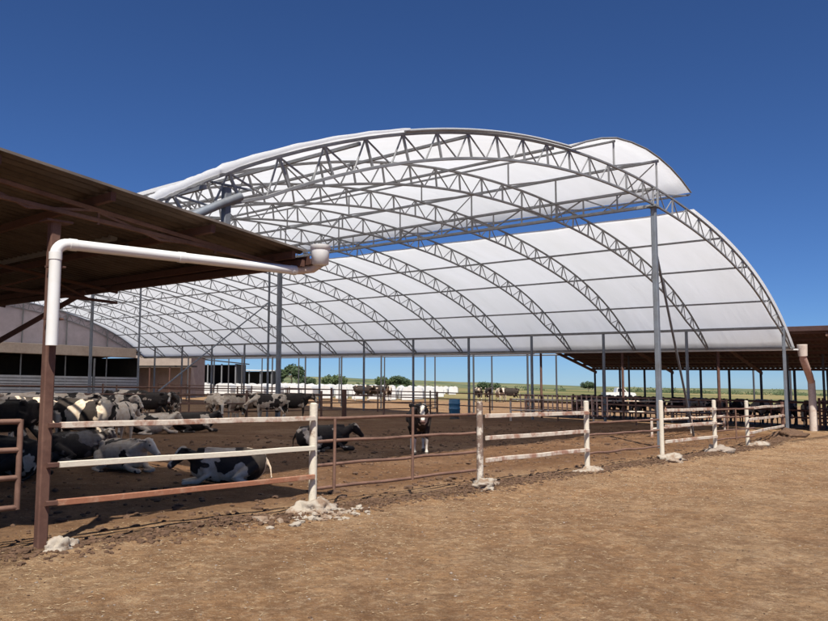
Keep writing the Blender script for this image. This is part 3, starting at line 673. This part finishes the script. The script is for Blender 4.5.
# ================================================================== RIGHT SHED
rs_ = thing('long_shed', 'long brown corrugated open shed beyond the right eave', 'shed', TL(44, 10, 0), RT)
RA, RB = (37.3, 4.55), (44.5, 2.98); RL0, RL1 = -6.0, 24.0
corrug(RA[0], RB[0], RA[1], RB[1], RL0, RL1, 'roof_sheet', M['corr_red'], rs_, .25, .04)
mb = MB(); mb.bar(TL(RA[0] - .05, RL0, RA[1] + .02), TL(RA[0] - .05, RL1, RA[1] + .02), .06, .22); mb.build('fascia', M['corr_red'], rs_)
mb = MB(); mb.bar(TL(RB[0] + .05, RL0, RB[1] - .03), TL(RB[0] + .05, RL1, RB[1] - .03), .08, .12); mb.build('fascia', M['steel'], rs_)
for t in np.linspace(37.5, 44.3, 7):
    h = RA[1] + (RB[1]-RA[1])*(t-RA[0])/(RB[0]-RA[0]) - .09; mb = MB(); mb.bar(TL(t, RL0, h), TL(t, RL1, h), .06, .12); mb.build('purlin', M['rust_dark'], rs_)
for l in np.arange(RL1 - .2, RL0, -5.0):
    mb = MB(); mb.bar(TL(RA[0], l, RA[1] - .25), TL(RB[0], l, RB[1] - .25), .08, .16); mb.build('rafter', M['pipe_rust'], rs_)
    mb = MB(); mb.bar(TL(38.0, l, -.1), TL(38.0, l, 4.2), .12); mb.build('post', M['rust'], rs_)
    for q in (0, 1.7, 3.3):
        if l + q > RL1 - .1: continue
        mb = MB(); mb.bar(TL(44.3, l + q, -.1), TL(44.3, l + q, 2.9), .11); mb.build('post', M['dark_pole'], rs_)
        if q and l + q - .6 < RL1 - .5: mb = MB(); mb.bar(TL(41.0, l + q - .6, -.1), TL(41.0, l + q - .6, 3.6), .09); mb.build('post', M['dark_pole'], rs_)
# row of bare posts beyond the eave, and a second open shelter farther off
sh2 = thing('pole_row', 'row of bare dark steel poles joined by a top rail beyond the right eave', 'poles', TL(39.5, 26, 0), RT)
mb = MB(); mb.tube([TL(40, 25.5, 3.75), TL(40, 66, 3.75)], .05, 8); mb.build('top_rail', M['steel'], sh2)
for l in np.arange(26, 66, 4.1):
    mb = MB(); mb.bar(TL(40, l, -.1), TL(40, l, 3.75), .11); mb.build('pole', M['dark_pole'], sh2)
sh3 = thing('pole_row', 'farther row of thin dark poles behind the first pole row', 'poles', TL(45, 24, 0), RT)
mb = MB(); mb.tube([TL(45.5, 27, 3.9), TL(45.5, 70, 3.9)], .05, 8); mb.build('top_rail', M['steel'], sh3)
for l in np.arange(27.3, 70, 5.3):
    mb = MB(); mb.bar(TL(45.5, l, -.1), TL(45.5, l, 3.9), .10); mb.build('pole', M['dark_pole'], sh3)
sh4 = thing('pole_row', 'thin poles standing beyond the long brown shed', 'poles', TL(52, 10, 0), RT)
for l in np.arange(-8, 21, 2.3):
    mb = MB(); mb.bar(TL(54, l, -.1), TL(54, l, 3.9), .10); mb.build('pole', M['dark_pole'], sh4)
mb = MB(); mb.bar(TL(54, -8, 3.9), TL(54, 20, 3.9), .1, .16); mb.build('top_rail', M['steel'], sh4)
# brown gate at the right edge
g = thing('pipe_gate', 'brown pipe gate with white stone at the right edge beside the rain pipe', 'gate', TL(40, LA, 0), RT)
for h in (1.35, 1.0, .68, .35): mb = MB(); mb.tube([TL(39.6, 9.8, h), TL(43.5, 9.4, h)], .04, 8); mb.build('bar', M['pipe_rust'], g)
for t in (39.6, 40.1, 41.5, 43.5): mb = MB(); mb.tube([TL(t, 9.8 - (t-39.6)*.1, -.1), TL(t, 9.8 - (t-39.6)*.1, 1.5)], .06, 8); mb.build('upright', M['rust'], g)
tag(lump('rock', gtl(40.2, 9.0, .05), .45, .3, .2, 44, M['stone'], .4), 'pale rock by the brown gate at the right edge', 'rock')
# ================================================================== COWS
def ring_body(bm, rings, n=18):
    """rings: (centre, ry, rz, axis dir)  -> closed loft"""
    prev = None; allr = []
    for (c, ry, rz, d) in rings:
        c = Vector(c); d = Vector(d).normalized(); side = Vector((0, 0, 1)).cross(d)
        side = side.normalized() if side.length > .15 else Vector((0, 1, 0)); up = d.cross(side).normalized()
        allr.append([bm.verts.new(c + side * math.cos(2*math.pi*k/n) * ry + up * math.sin(2*math.pi*k/n) * rz) for k in range(n)])
    for a, b_ in zip(allr[:-1], allr[1:]):
        for k in range(n): bm.faces.new((a[k], a[(k+1) % n], b_[(k+1) % n], b_[k]))
    bm.faces.new(list(reversed(allr[0]))); bm.faces.new(allr[-1])
def path_body(bm, pts, n=12):
    """pts: (x,y,z,ra,rb)"""
    ps = [Vector(p[:3]) for p in pts]; rings = []
    for i, p in enumerate(ps):
        d = (ps[min(i+1, len(ps)-1)] - ps[max(i-1, 0)]); rings.append((p, pts[i][3], pts[i][4] if len(pts[i]) > 4 else pts[i][3], d))
    ring_body(bm, rings, n)
def head(bm, base, yaw, pitch, marks):
    """base: poll position. Head built along local +x (muzzle)"""
    Mx = Matrix.Translation(base) @ Matrix.Rotation(yaw, 4, 'Z') @ Matrix.Rotation(pitch, 4, 'Y')
    def tp(x, y, z): return Mx @ Vector((x, y, z))
    dx = (Mx.to_3x3() @ Vector((1, 0, 0)))
    rr = [(-.08, .06, .06, 0), (-.04, .11, .11, 0), (.04, .125, .135, -.01), (.14, .118, .13, -.02), (.24, .092, .105, -.03), (.33, .075, .082, -.035), (.40, .082, .075, -.04), (.455, .075, .065, -.045), (.485, .05, .045, -.045)]
    n = 18; allr = []; sd_ = Mx.to_3x3() @ Vector((0, 1, 0)); up = Mx.to_3x3() @ Vector((0, 0, 1))
    for x, ry, rz, z in rr: allr.append([bm.verts.new(tp(x, math.cos(2*math.pi*k/n)*ry, z + math.sin(2*math.pi*k/n)*rz)) for k in range(n)])
    for a, b_ in zip(allr[:-1], allr[1:]):
        for k in range(n): bm.faces.new((a[k], a[(k+1) % n], b_[(k+1) % n], b_[k]))
    bm.faces.new(list(reversed(allr[0]))); bm.faces.new(allr[-1])
    for s in (-1, 1):            # ears, sideways and slightly drooping
        e = [(-.02, s*.09, .04, .03), (-.03, s*.14, .035, .05), (-.04, s*.20, .025, .055), (-.05, s*.26, .01, .038), (-.055, s*.295, 0, .015)]
        pts = [(*tp(x, y, z), r, .022 if r > .02 else .015) for x, y, z, r in e]; path_body(bm, pts, 10)
        marks.append((tp(.15, s*.112, .035), .024, 'hoof'))
        c = bmesh.ops.create_uvsphere(bm, u_segments=10, v_segments=8, radius=.028, matrix=Matrix.Translation(tp(.15, s*.105, .035)))
    marks.append((tp(.485, 0, -.045), .085, 'nose'))
    for x in (.06, .14, .22, .30, .38): marks.append((tp(x, 0, .115 if x < .2 else .06), .062 if x < .3 else .07, 'blaze'))
def cow_mesh(pose):
    bm = bmesh.new(); marks = []
    X = (1, 0, 0)
    if pose in ('stand', 'graze'):
        z0 = .98
        rings = [((-.80, 0, 1.17), .07, .10, X), ((-.76, 0, 1.12), .17, .20, X), ((-.66, 0, 1.07), .235, .285, X), ((-.48, 0, 1.03), .27, .33, X), ((-.25, 0, .99), .30, .37, X), ((0, 0, .975), .32, .385, X),
                 ((.25, 0, .98), .305, .375, X), ((.45, 0, 1.0), .26, .36, X), ((.62, 0, 1.03), .21, .33, X), ((.76, 0, 1.05), .16, .27, X), ((.84, 0, 1.06), .10, .19, X)]
        ring_body(bm, rings, 22)
        # hip bones and withers
        path_body(bm, [(-.62, -.2, 1.30, .05), (-.55, -.19, 1.33, .07), (-.45, -.17, 1.31, .05)]); path_body(bm, [(-.62, .2, 1.30, .05), (-.55, .19, 1.33, .07), (-.45, .17, 1.31, .05)])
        path_body(bm, [(-.7, 0, 1.30, .06), (-.3, 0, 1.33, .07), (.1, 0, 1.32, .07), (.45, 0, 1.35, .08), (.68, 0, 1.33, .07)])
        for s in (-1, 1):
            # front legs
            path_body(bm, [(.52, s*.17, 1.05, .15, .10), (.55, s*.18, .82, .105, .09), (.57, s*.17, .62, .075, .065), (.57, s*.165, .45, .052, .052), (.57, s*.165, .40, .056, .056), (.56, s*.165, .30, .037), (.555, s*.165, .16, .034), (.56, s*.165, .10, .048), (.585, s*.165, .045, .055), (.595, s*.165, 0, .062)])
            # hind legs: stifle forward, hock back
            k = .03 * s
            path_body(bm, [(-.58 + k, s*.15, 1.08, .20, .13), (-.52 + k, s*.18, .86, .17, .11), (-.50 + k, s*.18, .72, .125, .08), (-.60 + k, s*.17, .58, .075, .055), (-.70 + k, s*.165, .47, .055, .045), (-.69 + k, s*.165, .36, .045, .04), (-.66 + k, s*.165, .18, .036), (-.64 + k, s*.165, .10, .048), (-.61 + k, s*.165, .045, .055), (-.595 + k, s*.165, 0, .062)])
            for x in (.59, -.60 + k): marks.append((Vector((x, s*.165, .015)), .085, 'hoof'))
        path_body(bm, [(-.42, 0, .68, .10, .14), (-.34, 0, .60, .14, .16), (-.26, 0, .62, .12, .13)])     # udder
        for a in (-.06, .06):
            for b_ in (-.07, .07): path_body(bm, [(-.34 + a, b_, .52, .022), (-.34 + a, b_, .43, .014)], 8)
        path_body(bm, [(-.78, 0, 1.30, .05), (-.86, 0, 1.20, .032), (-.88, 0, .95, .022), (-.87, .01, .65, .022), (-.86, .02, .52, .042), (-.86, .02, .38, .02)], 8)   # tail
        if pose == 'stand':
            path_body(bm, [(.62, 0, 1.10, .27, .17), (.78, 0, 1.17, .23, .14), (.92, 0, 1.24, .18, .12), (1.02, 0, 1.29, .14, .11)], 16)
            head(bm, Vector((1.05, 0, 1.31)), 0, R(50), marks)
        else:
            path_body(bm, [(.62, 0, 1.10, .27, .17), (.84, 0, 1.08, .21, .13), (1.04, 0, .96, .17, .11), (1.20, 0, .82, .13, .10)], 16)
            head(bm, Vector((1.22, 0, .80)), 0, R(68), marks)
    else:                        # lying on the brisket, legs folded
        rings = [((-.80, .02, .50), .07, .10, X), ((-.76, .02, .45), .19, .21, X), ((-.64, .02, .42), .29, .31, X), ((-.45, .01, .40), .35, .36, X), ((-.2, 0, .395), .385, .375, X), ((.05, 0, .40), .385, .375, X),
                 ((.28, 0, .41), .35, .37, X), ((.47, 0, .42), .28, .34, X), ((.63, 0, .44), .22, .31, X), ((.76, 0, .46), .16, .25, X), ((.83, 0, .48), .10, .17, X)]
        ring_body(bm, rings, 22)
        path_body(bm, [(-.7, 0, .68, .06), (-.3, 0, .73, .07), (.1, 0, .72, .07), (.45, 0, .74, .08), (.68, 0, .74, .07)])
        for s in (-1, 1): path_body(bm, [(-.62, s*.2, .64, .05), (-.55, s*.2, .68, .07), (-.45, s*.18, .66, .05)])
        for s in (-1, 1):        # forelegs folded under the brisket
            path_body(bm, [(.52, s*.20, .42, .14, .10), (.50, s*.25, .22, .11, .08), (.66, s*.24, .11, .075, .06), (.88, s*.21, .075, .06), (.96, s*.20, .075, .06), (.92, s*.15, .05, .045), (.74, s*.13, .045, .035), (.66, s*.13, .05, .05)])
            marks.append((Vector((.65, s*.13, .05)), .07, 'hoof'))
            path_body(bm, [(-.50, s*.24, .42, .20, .14), (-.30, s*.38, .28, .17, .11), (-.10, s*.46, .16, .10, .08), (-.28, s*.50, .09, .065), (-.46, s*.50, .07, .055), (-.28, s*.56, .05, .04), (-.08, s*.58, .045, .036), (.02, s*.58, .05, .05), (.08, s*.58, .04, .04)])
            marks.append((Vector((.05, s*.58, .04)), .075, 'hoof'))
        path_body(bm, [(-.80, .05, .52, .04), (-.88, .12, .35, .028), (-.90, .22, .14, .022), (-.86, .36, .05, .035), (-.82, .45, .03, .018)], 8)
        path_body(bm, [(.60, 0, .52, .26, .16), (.74, 0, .60, .22, .14), (.86, 0, .67, .17, .12), (.94, 0, .72, .14, .105)], 16)
        head(bm, Vector((.96, 0, .75)), R(22), R(40), marks)
    me = bpy.data.meshes.new('cow_body'); bm.to_mesh(me); bm.free()
    o = bpy.data.objects.new('tmp', me); col.objects.link(o)
    m = o.modifiers.new('r', 'REMESH'); m.mode = 'VOXEL'; m.voxel_size = .02
    m2 = o.modifiers.new('s', 'SMOOTH'); m2.iterations = 5; m2.factor = .5
    dg = bpy.context.evaluated_depsgraph_get(); me2 = bpy.data.meshes.new_from_object(o.evaluated_get(dg)); bpy.data.objects.remove(o)
    me2.name = 'cow_' + pose
    co = np.empty(len(me2.vertices) * 3); me2.vertices.foreach_get('co', co); co = co.reshape(-1, 3)
    idx = np.zeros(len(me2.polygons), dtype=np.int32); ce = np.empty(len(me2.polygons) * 3); me2.polygons.foreach_get('center', ce); ce = ce.reshape(-1, 3)
    ids = {'hoof': 1, 'blaze': 2, 'nose': 3}
    for kind in ('blaze', 'nose', 'hoof'):
        if kind == 'blaze' and pose != 'lie':
            idx[(ce[:, 2] < .42 + .06 * np.sin(ce[:, 1] * 20 + ce[:, 0] * 9)) & (ce[:, 2] > .06)] = 2
        for p, r, k in marks:
            if k == kind: idx[np.linalg.norm(ce - np.array(p), axis=1) < r] = ids[k]
    me2.polygons.foreach_set('material_index', idx); me2.polygons.foreach_set('use_smooth', [True] * len(idx)); me2.update()
    return me2
COW = {}
for p in ('stand', 'graze', 'lie'):
    COW[p] = cow_mesh(p)
    for m_ in ('cow', 'hoof', 'blaze', 'nose'): COW[p].materials.append(M[m_])
COUNT = [0]
def cow(pose, loc, heading, label, hide='cow', group=None, s=1.0, blaze=True, name='cow', seed=None):
    COUNT[0] += 1
    o = bpy.data.objects.new(name, COW[pose]); col.objects.link(o); o.location = loc; o.rotation_euler = (0, 0, R(heading)); o.scale = (s, s, s)
    o.color = (seed if seed is not None else (COUNT[0] * .6180339) % 1.0, 1, 1, 1)
    o.material_slots[0].link = 'OBJECT'; o.material_slots[0].material = M[hide]
    if not blaze: o.material_slots[2].link = 'OBJECT'; o.material_slots[2].material = M[hide]
    return tag(o, label, 'cow', group)
def A(px, py): p = at(px, py); return Vector((p.x, p.y, G(p.x, p.y) + micro(p.x, p.y) - .01))
HG = 'cows in the pen'
# heading: 0 = faces photo right, 180 = faces left, -90 = faces camera
cow('lie', A(229, 483), 196, 'black and white cow lying behind the nearest fence, head to the left', 'cow', HG, .80, seed=.25)
cow('lie', A(122, 470), -35, 'mostly white cow with a few black spots lying left behind the middle rail', 'cow_w', HG, .80)
cow('stand', A(116, 446), 80, 'white spotted cow standing with its rump towards us, above the lying white cow', 'cow_w', HG, .84, False)
cow('stand', A(82, 456), 168, 'large black and white patched cow standing right of the brown post', 'cow', HG, .93)
cow('lie', A(72, 460), 40, 'grey and black cow lying just right of the brown post', 'cow_grey', HG, .80, False)
cow('lie', A(150, 434), 25, 'cream white cow lying behind the top white rail', 'cow_w', HG, .85)
cow('lie', A(192, 432), 20, 'black cow lying with raised head between the top rail and the standing row', 'cow_b', HG, .85)
cow('lie', A(322, 450), 8, 'black cow lying behind the rusty pipe fence near the thick white post', 'cow_b', HG, .86, False)
cow('stand', A(419, 453), -86, 'black cow with white face blaze standing and facing the camera', 'cow_b', HG, .93)
cow('stand', A(34, 448), 200, 'black and white cow standing left of the brown post, near the grey post', 'cow', HG, .93)
cow('stand', A(6, 456), 170, 'black cow standing at the left edge behind the pipe gate', 'cow_b', HG, .93)
cow('lie', A(14, 478), 150, 'dark cow lying behind the brown pipe gate', 'cow_b', HG, .9, False)
cow('stand', A(60, 436), 20, 'pale-backed cow standing deep behind the large patched cow', 'cow_w', HG, .93, False)
cow('stand', A(103, 434), 10, 'patched cow standing in the row behind the white spotted cow', 'cow', HG, .90)
cow('stand', A(151, 423), 175, 'mostly black cow standing behind the cream lying cow', 'cow_b', HG, .90)
cow('stand', A(172, 422), -80, 'black cow with white face standing and looking towards us in the far row', 'cow_b', HG, .90)
cow('graze', A(214, 421), -60, 'cream cow with lowered head in the far row', 'cow_w', HG, .88)
cow('graze', A(230, 420), -100, 'white cow with lowered head beside the cream one', 'cow_w', HG, .88)
cow('stand', A(249, 420), 5, 'black and white cow standing left of the grey column', 'cow', HG, .90)
cow('graze', A(270, 421), 185, 'patched cow partly behind the grey column, head lowered', 'cow', HG, .90)
cow('stand', A(292, 420), 10, 'black cow standing just right of the grey column', 'cow_b', HG, .88, False)
cow('stand', A(130, 420), 185, 'dark cow standing before the grey metal panels', 'cow_b', HG, .92)
cow('stand', A(18, 432), 12, 'pale patched cow deep in the shade at the far left under the grey panels', 'cow_w', HG, .92)
# far feeding lines
rnd = random.Random(5)
for k in range(7):
    cow('stand', A(362 + k*13, 401) if k < 3 else A(478 + (k-3)*11, 402), rnd.choice((-80, 100, 20, 185)), 'tiny dark cow in the line of cattle beyond the pen, left of the pickets', rnd.choice(('cow_b', 'cow', 'cow_b')), 'far cattle left of the pickets', 1.1)
for k in range(20):
    cow(rnd.choice(('stand', 'graze', 'graze')), TL(43.2 + rnd.uniform(-.2, .3), 2 + k * 1.15), RT * 57.3 + 180 + rnd.uniform(-15, 15), 'dark cow feeding in the shade of the long brown shed', rnd.choice(('cow_b', 'cow_b', 'cow_b', 'cow')), 'cattle feeding under the right shed', .95, rnd.random() < .3)
# ================================================================== BACKGROUND
# calf hutches
def hutch():
    r = thing('calf_hutch', 'small white calf hutch in the bright rows beyond the pens', 'calf hutch', (0, 0, 0), 0, 'white calf hutches in rows')
    mb = MB(); prof = [(-.62, 0), (-.60, .9), (-.45, 1.22), (0, 1.38), (.45, 1.22), (.60, .9), (.62, 0)]; vs_ = []
    for x in (-1.1, 1.1): vs_ += [(x, a, z) for a, z in prof]
    n = len(prof); mb.add(vs_, [(i, i+1, n+i+1, n+i) for i in range(n-1)] + [tuple(range(2*n-1, n-1, -1))])
    mb.add([(-1.1, a, z) for a, z in ((-.62, 0), (-.60, .9), (-.45, 1.22), (0, 1.38), (.45, 1.22), (.60, .9), (.62, 0), (.32, 0), (.30, .95), (-.30, .95), (-.32, 0))], [(0, 1, 2, 3, 9, 10), (3, 4, 5, 6, 7, 8), (3, 8, 9)])
    mb.build('shell', M['hutch'], r)
    mb = MB(); mb.tube([(-1.12, -.62, .02), (-2.3, -.62, .02)], .02, 5); mb.tube([(-1.12, .62, .9), (-2.3, .62, .9), (-2.3, -.62, .9), (-1.12, -.62, .9)], .025, 5)
    for y in (-.62, 0, .62): mb.tube([(-2.3, y, 0), (-2.3, y, .9)], .02, 5)
    mb.build('pen_wire', M['steel'], r); return r
h0 = hutch(); first = True; rnd = random.Random(9)
for row, (d, x0, x1) in enumerate(((84, -20, 1), (91, -24, 2), (99, -26, 3), (108, -28, 4), (120, -30, 5), (135, -32, 8), (152, -34, 9))):
    x = x0
    while x < x1:
        if rnd.random() < .93:
            o = h0 if first else copy_tree(h0); first = False
            o.location = xy(x, d + rnd.uniform(-.6, .6), .05); o.rotation_euler = (0, 0, R(-90 + rnd.uniform(-6, 6)))
        x += 1.75
# white trailer roofs / long pale sheds near them
def small_building(label, c, sx, sy, hgt, rz, wall, roof, roof_h=.5, name='farm_building', openf=False):
    b_ = thing(name, label, 'building', c, rz); mb = MB()
    def W_(x, y, z): return c + Matrix.Rotation(rz, 3, 'Z') @ Vector((x, y, z))
    if openf:
        for (x, y, ax, ay) in ((0, sy/2 - .1, sx, .2), (-sx/2 + .1, 0, .2, sy - .42), (sx/2 - .1, 0, .2, sy - .42)): mb.box(W_(x, y, -.3), ax, ay, hgt + .3, rz)
        mb.build('wall', wall, b_)
        for x in np.linspace(-sx/2 + .1, sx/2 - .1, 4):
            mb = MB(); mb.bar(W_(x, -sy/2, -.2), W_(x, -sy/2, hgt), .15); mb.build('post', M['steel'], b_)
    else:
        mb.box(W_(0, 0, -.3), sx, sy, hgt + .3, rz); mb.build('wall', wall, b_)
    mb = MB(); o_ = .35
    vs_ = [W_(-sx/2 - o_, -sy/2 - o_, hgt + roof_h), W_(sx/2 + o_, -sy/2 - o_, hgt + .02), W_(sx/2 + o_, sy/2 + o_, hgt + .02), W_(-sx/2 - o_, sy/2 + o_, hgt + roof_h)]
    vs_ += [v + Vector((0, 0, .12)) for v in vs_]
    mb.add(vs_, [(3, 2, 1, 0), (4, 5, 6, 7), (0, 1, 5, 4), (1, 2, 6, 5), (2, 3, 7, 6), (3, 0, 4, 7)]); mb.build('roof', roof, b_); return b_
def at_d(px, d, h=0): x = (px - 414) / 778 * d; return xy(x, d, h)
small_b = small_building('pale pinkish brick building behind the far left barn end', at_d(171, 78), 5.4, 5, 4.3, 0, M['brick'], M['corr'], .3)
mb = MB(); bb = small_b; o_ = at_d(168, 74.5, 2.9); mb.box(o_ + Vector((-.6, 0, 0)), 6.2, 1.8, .14); mb.build('awning', M['dark'], bb)
for dx_ in (-3.4, -1.5, .4, 2.2): mb = MB(); mb.bar(o_ + Vector((dx_, -.8, -3.0)), o_ + Vector((dx_, -.8, 0)), .12); mb.build('awning_post', M['rust_dark'], bb)
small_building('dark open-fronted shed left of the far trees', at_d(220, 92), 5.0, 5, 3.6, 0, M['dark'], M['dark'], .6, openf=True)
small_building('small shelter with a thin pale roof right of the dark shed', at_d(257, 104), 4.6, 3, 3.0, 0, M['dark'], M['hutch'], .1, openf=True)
# pickup truck (far)
pk = thing('pickup_truck', 'small white pickup truck parked far off beyond the long shed', 'pickup', xy(31.5, 120), R(0))
O = xy(31.5, 120)
def loc_mb(fn): mb = MB(); fn(mb); mb.v = [tuple(Vector(v) + O) for v in mb.v]; return mb
def body(mb):
    pr = [(-2.5, .45), (-2.5, 1.05), (-.55, 1.08), (-.45, 1.75), (.6, 1.78), (1.15, 1.12), (2.3, 1.0), (2.45, .8), (2.45, .45)]
    n = len(pr); mb.add([(x, -.85, z) for x, z in pr] + [(x, .85, z) for x, z in pr], [tuple(range(n)), tuple(range(2*n-1, n-1, -1))] + [(i, n+i, n+(i+1) % n, (i+1) % n) for i in range(n)])
loc_mb(body).build('body', M['paint_white'], pk)
def win(mb):
    mb.add([(-.35, -.86, 1.15), (.95, -.86, 1.15), (.5, -.86, 1.65), (-.32, -.86, 1.65)], [(0, 1, 2, 3)]); mb.add([(-.35, .86, 1.15), (.95, .86, 1.15), (.5, .86, 1.65), (-.32, .86, 1.65)], [(3, 2, 1, 0)])
    mb.add([(.66, -.75, 1.74), (1.12, -.75, 1.19), (1.12, .75, 1.19), (.66, .75, 1.74)], [(0, 1, 2, 3)])
loc_mb(win).build('window', M['glass'], pk)
for x in (-1.6, 1.55):
    for y in (-.8, .8):
        loc_mb(lambda mb: mb.tube([(x, y - .1, .36), (x, y + .1, .36)], .36, 16)).build('wheel', M['black'], pk)
# trees
def tree(label, c, hgt, rad, dark=False, seed=0, n=2600, group='trees on the far rise'):
    rnd = random.Random(seed); t = thing('tree', label, 'tree', c, 0, group); mb = MB(); th = hgt * .42
    mb.tube([c + Vector((0, 0, -.3)), c + Vector((.05*hgt, 0, th*.6)), c + Vector((0, .02*hgt, th)), c + Vector((.02*hgt, 0, hgt*.8))], [hgt*.045, hgt*.035, hgt*.028, hgt*.008], 8)
    cl = []
    for k in range(9):
        a = rnd.random()*6.3; r = rad * rnd.uniform(.35, .8); z = hgt * rnd.uniform(.48, .86); e = c + Vector((math.cos(a)*r, math.sin(a)*r, z)); cl.append((e, rad * rnd.uniform(.28, .45)))
        mb.tube([c + Vector((0, 0, th * rnd.uniform(.7, 1.1))), (c + Vector((0, 0, th)) + e) / 2 + Vector((0, 0, -.03*hgt)), e], [hgt*.018, hgt*.012, hgt*.004], 5)
    mb.build('trunk', M['bark'], t)
    mb = MB()
    for k in range(n):
        e, r = cl[rnd.randrange(len(cl))]; v = Vector((rnd.gauss(0, 1), rnd.gauss(0, 1), rnd.gauss(0, .7))); v = v.normalized() * r * rnd.random() ** .4; p = e + v
        s_ = rad * rnd.uniform(.05, .10); a = Vector((rnd.gauss(0, 1), rnd.gauss(0, 1), rnd.gauss(0, 1))).normalized(); b_ = a.orthogonal().normalized()
        mb.add([p - a*s_, p + b_*s_*.6, p + a*s_, p - b_*s_*.6], [(0, 1, 2, 3)])
    mb.build('crown', M['leaf_dark'] if dark else M['leaf'], t)
TS = [(291, 260, 6.2, 4.6, 'biggest rounded tree left of the thick white post line, on the rise', 1), (270, 285, 3.0, 4.6, 'low dark bush-like tree left of the biggest tree', 1), (305, 275, 2.6, 3.6, 'low shrubby tree touching the right side of the biggest tree', 1), (331, 240, 3.0, 4.6, 'broad low tree right of the biggest tree', 0),
      (386, 250, 3.1, 3.8, 'round tree in the middle distance, left one of a pair', 0), (400, 250, 3.8, 3.0, 'round tree in the middle distance, right one of a pair', 1), (411, 260, 2.0, 2.2, 'tiny tree just right of the pair', 0),
      (588, 280, 3.2, 3.2, 'lone tree seen below the corner of the brown shed roof', 1), (489, 300, 1.8, 4.6, 'flat bush on the horizon beside a barn post', 1), (252, 250, 3.0, 2.6, 'small tree over the pale-roofed shelter', 0)]
def scrub():
    rnd = random.Random(21); mb = MB()
    for k in range(260):
        x = rnd.uniform(60, 300) if rnd.random() < .8 else rnd.uniform(-120, 60); y = 325 + rnd.uniform(-15, 20)
        if noise.noise(Vector((x * .02, 0, 3))) < -.12: continue
        hh = rnd.uniform(.7, 2.6) * (1 + noise.noise(Vector((x * .05, 0, 8)))); ww = rnd.uniform(1.2, 4.5); c = xy(x, y, -.2)
        for q in range(60):
            a = rnd.random() * 6.3; rr = ww * rnd.random() ** .5; z = hh * (1 - (rr / ww) ** 2) * rnd.random() ** .5 + .1; p = c + Vector((math.cos(a)*rr, math.sin(a)*rr, z)); s_ = rnd.uniform(.18, .42)
            u = Vector((rnd.gauss(0, 1), rnd.gauss(0, 1), rnd.gauss(0, 1))).normalized(); v_ = u.orthogonal().normalized()
            mb.add([p - u*s_, p + v_*s_*.7, p + u*s_, p - v_*s_*.7], [(0, 1, 2, 3)], rnd.randrange(2))
    tag(mb.build('scrub', [M['leaf'], M['leaf_dark']]), 'broken belt of dark scrub along the far field', 'scrub', kind='stuff')
scrub()
for i, (px, d, h, r, lab, dk) in enumerate(TS):
    tree(lab, at_d(px, d, 0 if px > 300 else .5), h, r, bool(dk), i)
